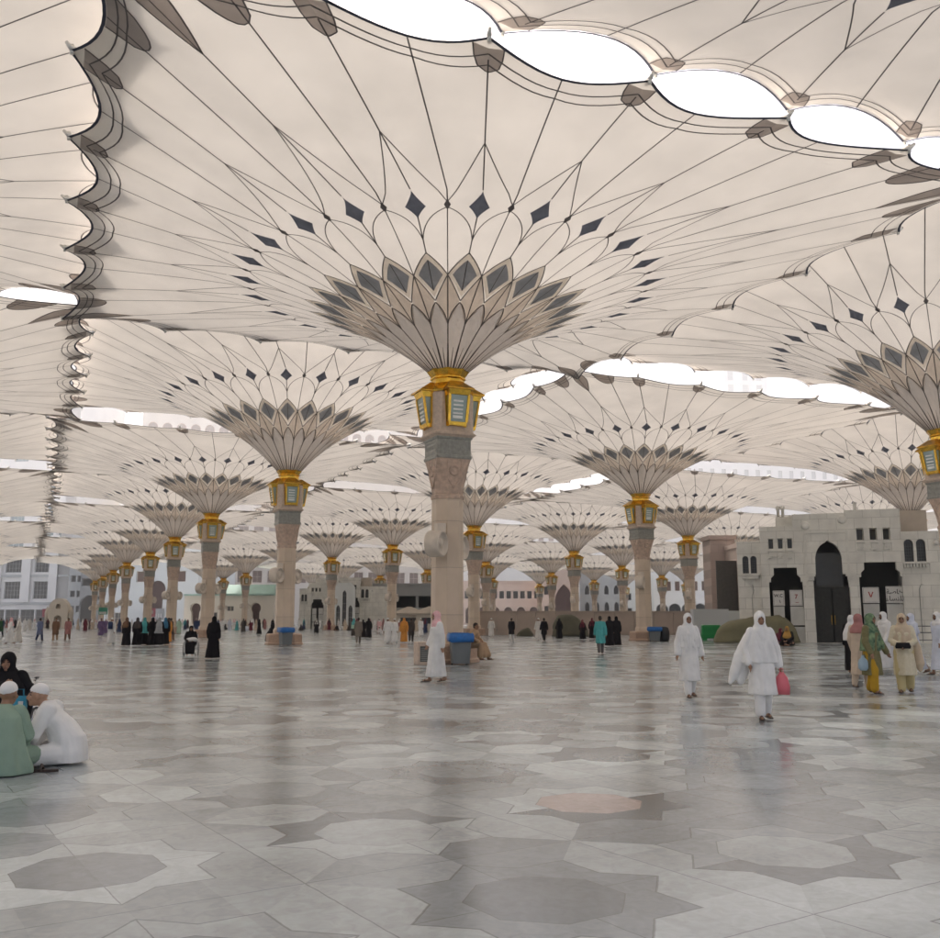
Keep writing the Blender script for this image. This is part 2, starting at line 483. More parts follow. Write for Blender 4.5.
M_gold = mat('gilded_metal', (.92, .56, .08), .22, metal=1, vary=.16, scale=6, bump=.25, bscale=14)
M_gold_dark = mat('gilded_roof', (.74, .43, .07), .3, metal=1, vary=.2, scale=5)
M_granite = mat('beige_granite', (.63, .50, .40), .42, vary=.10, scale=9, bump=.05, bscale=60)
M_shaft = block_mat('beige_column_stone', (.70, .575, .45), (.46, .37, .29), 30, 1.78, .4, .012, .06, 'XY', 0)
M_capital = mat('carved_capital_stone', (.60, .45, .355), .55, vary=.16, scale=5, bump=.3, bscale=9)
M_frieze = mat('green_grey_marble', (.335, .335, .30), .35, vary=.14, scale=7, bump=.1, bscale=25)
M_glass = mat('lantern_glass', (.33, .43, .41), .12, vary=.1, scale=2, spec=.8)
M_louvre = mat('lantern_reflector', (.85, .87, .84), .25, vary=.05)
M_fan = mat('cream_fan_housing', (.70, .62, .53), .45, vary=.05)
M_steel = mat('arm_tip_steel', (.75, .74, .70), .3, metal=.6, vary=.1)
M_plinth = mat('brown_granite_plinth', (.47, .32, .23), .4, vary=.14, scale=14, bump=.05, bscale=70)

def ngon(rx, n=8, rot=PI/8, z=0):
    r = rx/math.cos(PI/n)
    return [(r*math.cos(2*PI*k/n+rot), r*math.sin(2*PI*k/n+rot), z) for k in range(n)]
def csq(a, c, z):
    """square of half width a with corners cut by c (8 points)"""
    return [(a, -a+c, z), (a, a-c, z), (a-c, a, z), (-a+c, a, z), (-a, a-c, z), (-a, -a+c, z), (-a+c, -a, z), (a-c, -a, z)]
def octo(a, z):
    t = a*math.tan(PI/8); return csq(a, a-t, z)

def make_umbrella():
    """local frame: x along UX, y along UY; origin on the ground under the neck"""
    root = empty('umbrella')
    p = MB(); p.loft([octo(1.15, .0), octo(1.15, .12), octo(1.08, .16), octo(1.08, .62), octo(1.0, .72)])
    bevel(p.build('plinth', M_plinth, root), .02)
    c = MB(); c.loft([octo(.66, .70), octo(.66, .95), octo(.575, 1.08), octo(.565, 6.28)])
    for z in (2.86, 4.64): c.loft([octo(.578, z-.012), octo(.578, z+.012)])
    c.build('shaft', M_shaft, root)
    q = MB()
    q.loft([octo(.60, 6.20), octo(.60, 6.34), octo(.56, 6.38)])
    rr = []
    for i in range(9):
        t = i/8; a = .565+(.70-.565)*(t**.8)+.0; cc = (a-a*math.tan(PI/8))*(1-t*t)+.045
        rr.append(csq(a, cc, 6.38+(7.74-6.38)*t))
    q.loft(rr)
    for k in range(4):                                # carved rosette and leaf on each face
        M = Matrix.Rotation(k*PI/2, 4, 'Z')
        T = M @ Matrix.Translation((0, -.66, 7.28)) @ Matrix.Rotation(PI/2+.09, 4, 'X')
        q.lathe([(.22, -.03), (.22, .025), (.16, .045), (.15, .015), (.07, .02), (.0, .05)], 16, 0, True, T)
        q.tube([M @ Vector((-.3, -.69, 7.65)), M @ Vector((-.27, -.64, 7.0)), M @ Vector((0, -.615, 6.6)), M @ Vector((.27, -.64, 7.0)), M @ Vector((.3, -.69, 7.65))], .025, 6)
    q.build('capital', M_capital, root)
    fr = MB(); fr.loft([csq(.72, .05, 7.74), csq(.74, .05, 7.80), csq(.74, .05, 7.86), csq(.705, .05, 7.89), csq(.705, .05, 8.48), csq(.74, .05, 8.52), csq(.76, .05, 8.58)])
    for k in range(4):
        M = Matrix.Rotation(k*PI/2, 4, 'Z')
        for (x0, x1, z0, z1) in ((-.56, .56, 7.97, 8.0), (-.56, .56, 8.38, 8.41), (-.56, -.53, 8.0, 8.38), (.53, .56, 8.0, 8.38)):
            fr.box(x0, x1, -.722, -.70, z0, z1, 0, M)
        for i in range(9): fr.box(-.46+i*.1, -.40+i*.1, -.716, -.70, 8.12, 8.27, 0, M)
    fr.build('frieze', M_frieze, root)
    bl = MB(); bl.loft([csq(.76, .06, 8.58), csq(.86, .08, 8.66), csq(.86, .08, 8.72), csq(.83, .22, 8.80), csq(.83, .25, 10.30), csq(.72, .25, 10.42)])
    for k in range(4):
        M = Matrix.Rotation(k*PI/2, 4, 'Z')
        for i in range(13): bl.box(-.78+i*.125, -.72+i*.125, -.872, -.85, 8.665, 8.715, 0, M)
    bl.build('lantern_block', M_granite, root)
    co = MB(); co.loft([octo(.98, 10.36), octo(1.0, 10.42), octo(.62, 10.78), octo(.60, 10.95), octo(.66, 11.0), octo(.66, 11.04), octo(.62, 11.08), octo(.74, 11.26), octo(.78, 11.32)])
    co.build('gilded_collar', M_gold, root)
    for k in range(4):
        M = Matrix.Rotation(k*PI/2, 4, 'Z')
        f = MB()
        W0, W1, Z0, Z1 = .36, .43, 8.98, 10.36        # half width bottom/top
        D0, D1 = 1.02, 1.24                           # how far it stands out, bottom/top
        def q4(x0, x1, ya, yb, z0, z1): f.box(x0, x1, ya, yb, z0, z1, 0, M)
        f.loft([[(-W0, -.8, Z0), (W0, -.8, Z0), (W0, -D0, Z0), (-W0, -D0, Z0)], [(-W0-.02, -.8, Z0+.14), (W0+.02, -.8, Z0+.14), (W0+.02, -D0-.03, Z0+.14), (-W0-.02, -D0-.03, Z0+.14)]], 0, False, True, M)
        f.loft([[(-W1+.02, -.8, Z1-.2), (W1-.02, -.8, Z1-.2), (W1-.02, -D1+.05, Z1-.2), (-W1+.02, -D1+.05, Z1-.2)], [(-W1-.03, -.8, Z1), (W1+.03, -.8, Z1), (W1+.03, -D1-.03, Z1), (-W1-.03, -D1-.03, Z1)]], 0, False, True, M)
        for sx in (-1, 1):
            f.loft([[(sx*W0-.05, -D0+.05, Z0+.14), (sx*W0+.05, -D0+.05, Z0+.14), (sx*W0+.05, -D0-.02, Z0+.14), (sx*W0-.05, -D0-.02, Z0+.14)],
                    [(sx*(W1-.03)-.05, -D1+.1, Z1-.2), (sx*(W1-.03)+.05, -D1+.1, Z1-.2), (sx*(W1-.03)+.05, -D1+.03, Z1-.2), (sx*(W1-.03)-.05, -D1+.03, Z1-.2)]], 0, False, True, M)
            f.loft([[(sx*W0-.05, -.8, Z0-.02), (sx*W0+.06, -.8, Z0-.02), (sx*W0+.06, -.89, Z0-.02), (sx*W0-.05, -.89, Z0-.02)],
                    [(sx*W1-.05, -.8, Z1), (sx*W1+.06, -.8, Z1), (sx*W1+.06, -.89, Z1), (sx*W1-.05, -.89, Z1)]], 0, False, True, M)
        la = f.build('lantern', M_gold, root)
        rf = MB()
        rf.loft([[(-.56, -.78, Z1), (.56, -.78, Z1), (.56, -1.36, Z1), (-.56, -1.36, Z1)], [(-.56, -.78, Z1+.05), (.56, -.78, Z1+.05), (.56, -1.36, Z1+.05), (-.56, -1.36, Z1+.05)],
                 [(-.24, -.66, Z1+.42), (.24, -.66, Z1+.42), (.24, -.84, Z1+.42), (-.24, -.84, Z1+.42)]], 0, False, True, M)
        rf.build('lantern_roof', M_gold_dark, la)
        gl = MB()
        gl.loft([[(-W0+.03, -.83, Z0+.15), (W0-.03, -.83, Z0+.15), (W0-.03, -D0+.03, Z0+.15), (-W0+.03, -D0+.03, Z0+.15)],
                 [(-W1+.06, -.83, Z1-.21), (W1-.06, -.83, Z1-.21), (W1-.06, -D1+.08, Z1-.21), (-W1+.06, -D1+.08, Z1-.21)]], 0, False, True, M)
        gl.build('pane', M_glass, la)
        lv = MB()
        for i in range(5):
            z = Z0+.26+i*.16; y = -D0+.015-(D1-D0-.05)*(z-Z0)/(Z1-Z0)
            lv.box(-.22, .18, y-.03, y+.02, z, z+(.07 if i else .12), 0, M)
        lv.build('reflector', M_louvre, la)
    for sx in (-1, 1):                                # round misting fans on two opposite diagonal faces, blowing sideways
        d = Vector((math.cos(-PI/4), math.sin(-PI/4), 0)); off = Vector((-.7071, -.7071, 0))*sx
        T = Matrix.Translation(off*1.10+Vector((0, 0, 4.42))) @ d.to_track_quat('Z', 'Y').to_matrix().to_4x4()
        fn = MB()
        fn.lathe([(.30, -.30), (.46, -.30), (.50, -.24), (.50, .26), (.46, .30), (.42, .30), (.40, .20), (.20, .17), (.17, .24), (.0, .25)], 28, 0, True, T)
        q0 = off*.72; fn.box(q0.x-.17, q0.x+.17, q0.y-.17, q0.y+.17, 4.86, 5.22)
        a = off*.5
        fn.tube([a+Vector((0, 0, 4.42)), off*.85+Vector((0, 0, 4.42))], .1, 8)
        fn.build('fan', M_fan, root)
    can = link('canopy', make_canopy_mesh(), root, (0, 0, ZN))
    for k in range(24):                               # steel arm ends on the rim
        hw = MB()
        q_ = canopy_pt(k, 1.0); n = rim(k).normalized()
        hw.tube([q_-n*.30+Vector((0, 0, .10)), q_+n*.02+Vector((0, 0, .06)), q_+n*.16+Vector((0, 0, .16))], [.06, .075, .04], 7)
        hw.tube([q_-n*.02+Vector((0, 0, -.10)), q_-n*.02+Vector((0, 0, .16))], .055, 7)
        hw.build('arm_tip', M_steel, can)
    return root
SKIP_UMB = set()
# measured columns keep the small irregularities of the real grid
NECK_X = {(0,0):448,(1,0):289,(2,0):211.6,(3,0):175,(4,0):150.5,(5,0):127,(0,1):943,(1,1):640.5,(2,1):474,(3,1):392.5,(4,1):332,(6,1):246,
          (7,1):223.5,(1,2):910,(2,2):688,(3,2):574,(4,2):486,(3,3):731,(4,3):622}
def spot(i, j):
    p = Vector((GX, GY, 0))+UY*GS*i+UX*GS*j
    d = p.y*math.cos(PITCH)+(ZN-CZ)*math.sin(PITCH)
    if (i, j) in NECK_X: p.x = (NECK_X[(i, j)]-470)/F*d
    if j == -1: p += UX*1.25
    if i == -1: p += UY*.3
    return p
RISE = {(0, 0): 1.0, (-1, 0): 1.18, (0, -1): 1.18, (0, 1): 1.34, (1, 1): 1.10}
ORD = ['', 'second', 'third', 'fourth', 'fifth', 'sixth', 'seventh', 'eighth', 'ninth', 'tenth']
ROWN = {-2: 'outermost row at the far left edge', -1: 'row along the left edge, columns out of view', 0: 'row running from the nearest column to the left',
        1: 'row just right of the nearest column', 2: 'second row right of the nearest column', 3: 'third row right of the nearest column', 4: 'fourth row right of the nearest column', 5: 'fifth row right of the nearest column'}
SPECIAL = {(0,0): 'nearest open cream umbrella on a stone column, gilded lanterns, filling the upper middle',
           (1,0): 'open cream umbrella behind the nearest one, left, bin and bench at its foot',
           (1,1): 'open cream umbrella right of centre, brown plinth and blue-topped bin at its foot',
           (0,1): 'open umbrella cut by the right edge, gilded lantern just in view',
           (1,2): 'open umbrella whose gilded collar rises behind the stone gate building',
           (3,3): 'open umbrella whose lantern shows beside the tall pink pylon',
           (-1,0): 'closest open canopy overhead at the upper right, column out of view',
           (0,-1): 'open canopy along the left edge, highest in view'}
proto_umbrella = make_umbrella()
first = True
UMB = {}
for i in range(-1, 9):
    for j in range(-2, 6):
        p = spot(i, j)
        if (i, j) in SKIP_UMB or p.y > 275: continue
        o = proto_umbrella if first else copy_tree(proto_umbrella)
        first = False
        o.location = p; o.rotation_euler = (0, 0, YAW)
        for ch in o.children:                          # neighbours stand at two heights so that the rims overlap
            if ch.name.startswith('canopy'): ch.scale = (1, 1, RISE.get((i, j), 1.32 if (i+j) % 2 else 1.10))
        UMB[(i, j)] = o
        if (i, j) in SPECIAL: lab = SPECIAL[(i, j)]
        else:
            n = i if j in (0, -1) else i
            lab = 'open cream umbrella, %s in the %s' % (ORD[i] if i > 0 else 'first', ROWN[j])
        tag(o, lab, 'umbrella', 'open umbrellas shading the plaza')
# ------------------------------------------------------------------ buildings
def W(px, py, Y):
    """world (x, z) seen at picture point px, py (940 wide) on the upright plane at distance Y"""
    c, s = math.cos(PITCH), math.sin(PITCH)
    b = (469-py)/F; k = Y/(c-b*s)
    return (px-470)/F*k, CZ+(s+b*c)*k
def arch_pts(x0, x1, z0, zs, kind='round', n=10):
    """closed outline of an opening: flat sill z0, springing zs"""
    r = (x1-x0)/2; c = (x0+x1)/2; P = [(x0, z0), (x1, z0)]
    if kind == 'flat': return P+[(x1, zs), (x0, zs)]
    if kind == 'round': P += [(c+r*math.cos(PI*i/n), zs+r*math.sin(PI*i/n)) for i in range(n+1)]
    if kind == 'horse': P = [(c-r*.62, z0), (c+r*.62, z0)]+[(c+r*math.cos(-.75+(PI+1.5)*i/n), zs+r*math.sin(-.75+(PI+1.5)*i/n)) for i in range(n+1)]
    if kind == 'point':
        h = n//2
        P += [(x0+2*r*1.25*math.cos(a)-2*r*.25, zs+2*r*1.25*math.sin(a)) for a in [math.acos(.6)*i/h for i in range(h+1)]]
        P += [(x1-2*r*1.25*math.cos(a)+2*r*.25, zs+2*r*1.25*math.sin(a)) for a in [math.acos(.6)*(h-1-i)/h for i in range(h)]]
    return P
def facade(name, outline, holes, thick, m, parent=None, y=0.):
    """upright slab at y..y+thick whose openings go right through"""
    bm = bmesh.new()
    for lp in [outline]+holes:
        vs = [bm.verts.new((x, y, z)) for x, z in lp]
        for a, b in zip(vs, vs[1:]+vs[:1]): bm.edges.new((a, b))
    bmesh.ops.triangle_fill(bm, use_beauty=True, use_dissolve=False, edges=bm.edges[:], normal=(0, -1, 0))
    r = bmesh.ops.extrude_face_region(bm, geom=bm.faces[:])
    bmesh.ops.translate(bm, verts=[v for v in r['geom'] if isinstance(v, bmesh.types.BMVert)], vec=(0, thick, 0))
    bmesh.ops.recalc_face_normals(bm, faces=bm.faces)
    me = bpy.data.meshes.new(name); bm.to_mesh(me); bm.free(); me.materials.append(m)
    return link(name, me, parent)
_wcache = {}
def window(parent, x, z, w, h, y, kind, frame, glass, name='window', bars=(1, 2)):
    """one window: frame with bars, pane set back; shares its mesh with every window of its kind"""
    key = (round(w, 2), round(h, 2), kind, frame.name, glass.name, bars)
    if key not in _wcache:
        mb = MB(); t = min(.09*w, .18)
        if kind == 'flat': pts = arch_pts(-w/2, w/2, 0, h, 'flat')
        elif kind == 'point': pts = arch_pts(-w/2, w/2, 0, h-w*1.0, 'point')
        else: pts = arch_pts(-w/2, w/2, 0, h-w/2, kind)
        cx = 0; cz = h/2
        inn = [(p[0]*(1-2*t/w), cz+(p[1]-cz)*(1-2*t/h)) for p in pts]
        n = len(pts)
        vs = [(a, 0, b) for a, b in pts]+[(a, 0, b) for a, b in inn]+[(a, .12, b) for a, b in inn]
        mb.add(vs, [(k, (k+1) % n, n+(k+1) % n, n+k) for k in range(n)]+[(n+k, n+(k+1) % n, 2*n+(k+1) % n, 2*n+k) for k in range(n)], 0)
        top = h if kind == 'flat' else h-w*.45
        for i in range(1, bars[0]+1):
            xx = -w/2+w*i/(bars[0]+1); mb.box(xx-t*.25, xx+t*.25, .03, .1, t, top-t, 0)
        for i in range(1, bars[1]+1):
            zz = top*i/(bars[1]+1); mb.box(-w/2+t, w/2-t, .04, .1, zz-t*.25, zz+t*.25, 0)
        mp = MB(); mp.add([(a, .11, b) for a, b in inn], [tuple(range(n))], 0)
        _wcache[key] = (mb.mesh(name, frame), mp.mesh('pane', glass))
    a, b = _wcache[key]
    o = link(name, a, parent, (x, y, z)); link('pane', b, o)
    return o
M_cream = mat('cream_limestone', (.80, .73, .63), .7, vary=.05, scale=.15)
M_gatestone = block_mat('pale_gate_stone', (.80, .785, .72), (.50, .49, .44), 1.15, .78, .6, .014, .07, 'XZ', .5)
M_trimstone = mat('gate_trim_stone', (.72, .71, .65), .6, vary=.07, scale=2)
M_beigestone = mat('beige_roof_stone', (.46, .40, .33), .6, vary=.06, scale=1.5)
M_darkmetal = mat('dark_bronze_door', (.030, .030, .026), .42, metal=.3, vary=.3, scale=6, bump=.2, bscale=14)
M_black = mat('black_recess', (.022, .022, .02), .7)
M_darkglass = mat('dark_glass', (.035, .042, .045), .12, vary=.1, spec=.7)
M_bluegl = mat('teal_glass', (.20, .33, .37), .12, vary=.15, spec=.7)
M_white = mat('white_cladding', (.86, .85, .82), .6, vary=.04, scale=.2)
M_bluewhite = mat('bluish_white_wall', (.74, .77, .76), .6, vary=.05, scale=.1)
M_pink = mat('pink_stone_wall', (.68, .52, .43), .7, vary=.06, scale=.2)
M_salmon = mat('salmon_portal_stone', (.60, .41, .33), .7, vary=.06, scale=.3)
M_grey = mat('grey_concrete', (.36, .37, .37), .8, vary=.08, scale=.3)
M_greyblue = mat('grey_blue_wall', (.52, .54, .53), .7, vary=.06, scale=.2)
M_brownwin = mat('brown_screen', (.20, .12, .09), .6, vary=.15, scale=2)
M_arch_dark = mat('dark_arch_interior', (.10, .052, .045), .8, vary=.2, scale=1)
M_greenroof = mat('pale_green_roof', (.40, .60, .53), .6, vary=.08, scale=.4)
M_panelwhite = mat('white_panel', (.60, .60, .565), .55, vary=.05, scale=1.5)
M_sign = mat('white_sign_board', (.66, .65, .62), .4, vary=.02)
M_signframe = mat('sign_frame_grey', (.30, .30, .28), .5)
M_red = mat('red_lettering', (.42, .035, .03), .5)
M_ink = mat('dark_lettering', (.05, .055, .05), .5)
M_signpink = mat('pink_sign_board', (.62, .22, .29), .5, vary=.05)
M_signgreen = mat('green_sign_board', (.03, .32, .20), .5, vary=.05)
M_grille = mat('grille_iron', (.09, .10, .10), .5, metal=.4)
M_lowwall = mat('beige_barrier_stone', (.45, .365, .30), .6, vary=.06, scale=.8)
M_hoard = mat('light_hoarding', (.50, .52, .53), .5, vary=.05, scale=.5)
M_pinkpale = block_mat('pale_pink_stone', (.52, .42, .37), (.38, .31, .27), 1.6, .8, .6, .012, .04)
M_recess_shade = mat('painted_recess_shade', (.075, .07, .062), .6, vary=.2, scale=4)

def text_part(name, body, m, size, parent, loc, w=None):
    cu = bpy.data.curves.new(name, 'FONT'); cu.body = body; cu.size = size; cu.align_x = 'CENTER'; cu.align_y = 'CENTER'; cu.extrude = .004; cu.offset = .006
    tmp = bpy.data.objects.new(name, cu); COL.objects.link(tmp)
    dg = bpy.context.evaluated_depsgraph_get()
    me = bpy.data.meshes.new_from_object(tmp.evaluated_get(dg)); bpy.data.objects.remove(tmp)
    me.materials.clear(); me.materials.append(m)
    me.transform(Matrix.Rotation(PI/2, 4, 'X'))
    return link(name, me, parent, loc)

# ---- the stone gate building at the right
GATE_Y = 66.0
def gx(px): return (px-832)*.0706
def gzz(py): return (643.3-py)*.0712
def make_gate(signs=True):
    root = empty('gate_building')
    X, Z = gx, gzz
    # centre block with its portal, two stepped recesses and six small windows
    out_ = [(X(767), 0), (X(898), 0), (X(898), Z(515)), (X(848), Z(515)), (X(848), Z(517.5)), (X(799), Z(517.5)), (X(799), Z(529)), (X(767), Z(529))]
    portal = [(X(816), 0.02), (X(849), 0.02), (X(849), Z(579)), (X(846), Z(579)), (X(846), Z(577)), (X(843.5), Z(577))]
    rp = X(843.5)-X(818.5)
    apx = (X(843.5)+X(818.5))/2; zs = Z(566); za = Z(545.5)
    for i in range(1, 8):
        t = i/8; portal.append((X(843.5)-(X(843.5)-apx)*(1-math.cos(t*PI/2)), zs+(za-zs)*math.sin(t*PI/2)**.9))
    portal.append((apx, za+.12))
    for i in range(7, 0, -1):
        t = i/8; portal.append((X(818.5)+(apx-X(818.5))*(1-math.cos(t*PI/2)), zs+(za-zs)*math.sin(t*PI/2)**.9))
    portal += [(X(818.5), Z(577)), (X(817), Z(577)), (X(817), Z(579)), (X(816), Z(579))]
    def recess(a, b, t):
        return [(X(a), .02), (X(b), .02), (X(b), Z(t+14)), (X(b-2), Z(t+14)), (X(b-2), Z(t+10)), (X(b-5), Z(t+7)), (X(b-5), Z(t)), (X(a+5), Z(t)), (X(a+5), Z(t+7)), (X(a+2), Z(t+10)), (X(a+2), Z(t+14)), (X(a), Z(t+14))]
    rL, rR = recess(774, 806, 570), recess(858, 897, 566)
    wins = [(775, 780, 541, 551), (784, 789, 541, 551), (793, 798, 541, 551), (858, 864.5, 533, 544.5), (870, 876.5, 533, 544.5), (882, 888.5, 533, 544.5)]
    holes = [portal, rL, [(x, z) for x, z in rR][:]]
    holes[2] = [(min(x, X(896.5)), z) for x, z in rR]
    holes += [[(X(a), Z(d)), (X(b), Z(d)), (X(b), Z(c)), (X(a), Z(c))] for a, b, c, d in wins]
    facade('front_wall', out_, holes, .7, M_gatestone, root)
    b = MB()                                           # the body behind, with dark interior
    b.box(X(767), X(898), 2.6, 9, 0, Z(529)-.05); b.box(X(799), X(898), .71, 8.9, Z(531), Z(520))
    b.box(X(767), X(774)-.02, .71, 2.59, 0, Z(529)-.06); b.box(X(807), X(815), .71, 2.59, 0, Z(531)-.01); b.box(X(850), X(857.5), .71, 2.59, 0, Z(531)-.01)
    b.build('inner_wall', M_gatestone, root)
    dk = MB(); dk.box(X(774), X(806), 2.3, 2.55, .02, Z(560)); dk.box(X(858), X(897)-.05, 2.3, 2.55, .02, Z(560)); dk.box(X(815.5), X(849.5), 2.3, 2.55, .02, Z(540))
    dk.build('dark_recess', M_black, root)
    # surround of the portal, capitals and small ledges
    tr = MB()
    tr.box(X(809), X(811), -.06, .0, Z(590), Z(537)); tr.box(X(809), X(850), -.06, .0, Z(537), Z(535)); tr.box(X(848), X(850), -.06, .0, Z(590), Z(537))
    for px in (812, 849):
        x = X(px)+.12; tr.box(x-.3, x+.3, -.12, .3, Z(579), Z(576)); tr.box(x-.22, x+.22, -.08, .3, Z(583), Z(579)-.01)
    for a, b_, c, d in wins:
        tr.box(X(a-.6), X(b_+.6), -.14, -.002, Z(d+3), Z(d+1)); tr.box(X(a+.8), X(b_-.8), -.10, -.002, Z(d+8), Z(d+3)-.01); tr.box(X(a-.5), X(b_-1.5), -.13, -.002, Z(d+9.5), Z(d+8)-.01)
    for px, py in ((811, 529), (845.5, 524)):
        tr.lathe([(.0, .0), (.30, 0), (.30, .06), (.2, .09), (.0, .09)], 18, 0, True, Matrix.Translation((X(px), 0, Z(py))) @ Matrix.Rotation(PI/2, 4, 'X'))
    tr.box(X(798.5), X(898.5), -.08, .6, Z(515)-.06, Z(515)+.06) if False else None
    tr.build('stone_trim', M_trimstone, root)
    for a, b_, c, d in wins: window(root, X((a+b_)/2), Z(d), X(b_)-X(a), Z(c)-Z(d), .45, 'flat', M_trimstone, M_darkglass, bars=(0, 0))
    # bronze double door with a fanlight
    for a, c in ((816.5, 832), (833, 848.5)):
        d = MB(); x0, x1 = X(a), X(c)
        d.box(x0, x1, .45, .55, .05, Z(591))
        for zz0, zz1 in ((.25, 1.0), (1.15, 3.4)):
            d.box(x0+.08, x1-.08, .425, .45, zz0, zz0+.05); d.box(x0+.08, x1-.08, .425, .45, zz1-.05, zz1); d.box(x0+.08, x0+.13, .425, .45, zz0+.05, zz1-.05); d.box(x1-.13, x1-.08, .425, .45, zz0+.05, zz1-.05)
        dd = d.build('door', M_darkmetal, root)
        h = MB(); hx = X(831) if a < 820 else X(834); h.tube([(hx, .38, 1.25), (hx, .36, 1.4), (hx, .36, 1.75), (hx, .38, 1.9)], .025, 6); h.build('handle', M_gold_dark, dd)
    dl = MB(); dl.box(X(816.5), X(848.5), .40, .58, Z(591)+.01, Z(588)); dl.build('door_lintel', M_darkmetal, root)
    fl = MB(); fl.box(X(818.6), X(843.4), .50, .56, Z(588)+.01, Z(556)); fl.build('fanlight', M_darkglass, root)
    # white panels under the signs
    for a, c, z0, z1 in ((777, 787.5, 0, 608), (793, 806, 0, 608), (860.5, 875, 0, 606), (881.5, 896.4, 0, 606)):
        p = MB(); p.box(X(a), X(c), .30, .42, .02 if True else 0, Z(z1)); p.box(X(a), X(c), .28, .299, Z(627)-.05, Z(627)+.05, 1)
        p.build('wall_panel', [M_panelwhite, M_black], root)
    # wings with paired arched windows on corbels
    for a, c, top, w0, w1, t0, t1 in ((744, 766.9, 543, 748.5, 763.5, 557.5, 575), (898.1, 975, 537, 898.8, 920, 544.5, 566)):
        mid = (w0+w1)/2
        hs = []
        for q0, q1 in ((w0+.6, mid-.9), (mid+.9, w1-.6)):
            if c > 900: q0 += .8
            hs.append(arch_pts(X(q0), X(q1), Z(t1), Z(t0)-(X(q1)-X(q0))/2, 'round'))
        facade('wing_wall', [(X(a), 0), (X(c), 0), (X(c), Z(top)), (X(a), Z(top))], hs, .5, M_gatestone, root, .25)
        wb = MB(); wb.box(X(a), X(c), .76, 8, 0, Z(top)-.03); wb.build('wing_body', M_gatestone, root)
        for q0, q1 in ((w0+.6, mid-.9), (mid+.9, w1-.6)):
            if c > 900: q0 += .8
            window(root, X((q0+q1)/2), Z(t1), X(q1)-X(q0), Z(t0)-Z(t1), .42, 'round', M_grille, M_darkglass, bars=(3, 5))
        cb = MB(); cb.box(X(w0-1), X(w1+2), -.12, .248, Z(t1+2.2), Z(t1+.4))
        for i in range(8):
            xx = X(w0+.4)+(X(w1)-X(w0))*i/7.6; cb.box(xx-.05, xx+.08, -.06, .24, Z(t1+5.5), Z(t1+2.2)-.005)
        cb.build('corbel_sill', M_trimstone, root)
    rf = MB(); rf.box(X(899), X(926), 2.2, 8, Z(538), Z(514)); 
    pass
    rf.build('roof_box', M_beigestone, root)
    an = MB()
    for px in (786, 790.5):
        x = X(px); an.lathe([(.10, 0), (.10, .5), (.16, .55), (.16, .75), (.05, .8)], 12, 0, True, Matrix.Translation((x, 1.5, Z(517.5)+.0)))
    an.box(X(783), X(799.5), 1.0, 3, Z(529)-.05, Z(518)); an.box(X(857.5), X(860.5), .8, 1.0, Z(515), Z(506))
    an.build('roof_vent', M_trimstone, root)
    lp = MB(); lp.lathe([(.0, -.16), (.13, -.1), (.16, .02), (.1, .13), (.0, .16)], 14, 0, True, Matrix.Translation((X(928.5), .06, Z(549)))); lp.box(X(927.6), X(929.4), .06, .25, Z(545.5), Z(544.5)); lp.build('wall_lamp', M_sign, root)
    cn = MB(); cn.tube([(X(911), .235, .1), (X(911), .235, Z(592)), (X(913), .235, Z(587.5)), (X(915), .235, Z(588))], .02, 6); cn.build('conduit', M_signframe, root); cn = MB(); cn.tube([(X(757.5), .235, .1), (X(757), .235, Z(598)), (X(759), .235, Z(592)), (X(758), .235, Z(586))], .02, 6); cn.build('conduit', M_signframe, root)
    # four signs: two beside each recess
    def sign(a, c, t, bt, fr):
        s = MB(); s.box(X(a), X(c), .20, .27, Z(bt), Z(t)); 
        for q in ((X(a)+.05, X(c)-.05, Z(bt)+.05, Z(bt)+.07), (X(a)+.05, X(c)-.05, Z(t)-.07, Z(t)-.05)): s.box(q[0], q[1], .19, .2, q[2], q[3], 1)
        for x in (X(a)+.05, X(c)-.07): s.box(x, x+.02, .19, .2, Z(bt)+.07, Z(t)-.07, 1)
        return s.build('sign_board', [M_sign, M_signframe], root)
    s1 = sign(777, 788, 592.5, 607.5, 0); s2 = sign(793, 805, 592, 607.3, 0); s3 = sign(860.3, 875.2, 590, 605, 0); s4 = sign(881.3, 897, 589.3, 605.3, 0)
    if signs:
        text_part('lettering', 'W.C', M_ink, .30, s1, (X(782.3), .185, Z(597.5)))
        text_part('lettering', '\\', M_ink, .30, s1, (X(783.5), .185, Z(603.3)))
        text_part('lettering', '7', M_red, .42, s2, (X(799), .185, Z(598.6)))
        text_part('lettering', '_', M_red, .4, s2, (X(799.5), .185, Z(602)))
        text_part('lettering', '\u0667', M_red, .60, s3, (X(867.7), .185, Z(597.6)))
        text_part('lettering', '\ufe94\ufebb\ufe8e\ufea7', M_ink, .46, s4, (X(889), .185, Z(594.6)))
        text_part('lettering', '\u0621\ufe8e\ufeb4\ufee8\ufee0\ufedf', M_ink, .46, s4, (X(889), .185, Z(601)))
    return root
gate = make_gate()
gx0, _z = W(832, 600, GATE_Y)
gate.location = (gx0, GATE_Y, 0); gate.rotation_euler = (0, 0, R(-18)); gate.scale = (1.0, 1, 1)
tag(gate, 'pale stone gate building with pointed arch door and paired signs at the right', 'building')
# the same kind of gate far across the plaza
gate2 = copy_tree(gate)
gx1, _z = W(334, 600, 172)
gate2.location = (gx1, 172, 0); gate2.rotation_euler = (0, 0, R(4))
tag(gate2, 'distant pale stone gate building seen left of the nearest column', 'building')
for ch in list(gate2.children):                        # its boards are too far to carry readable writing
    for c in list(ch.children):
        if c.name.startswith('lettering'): bpy.data.objects.remove(c)
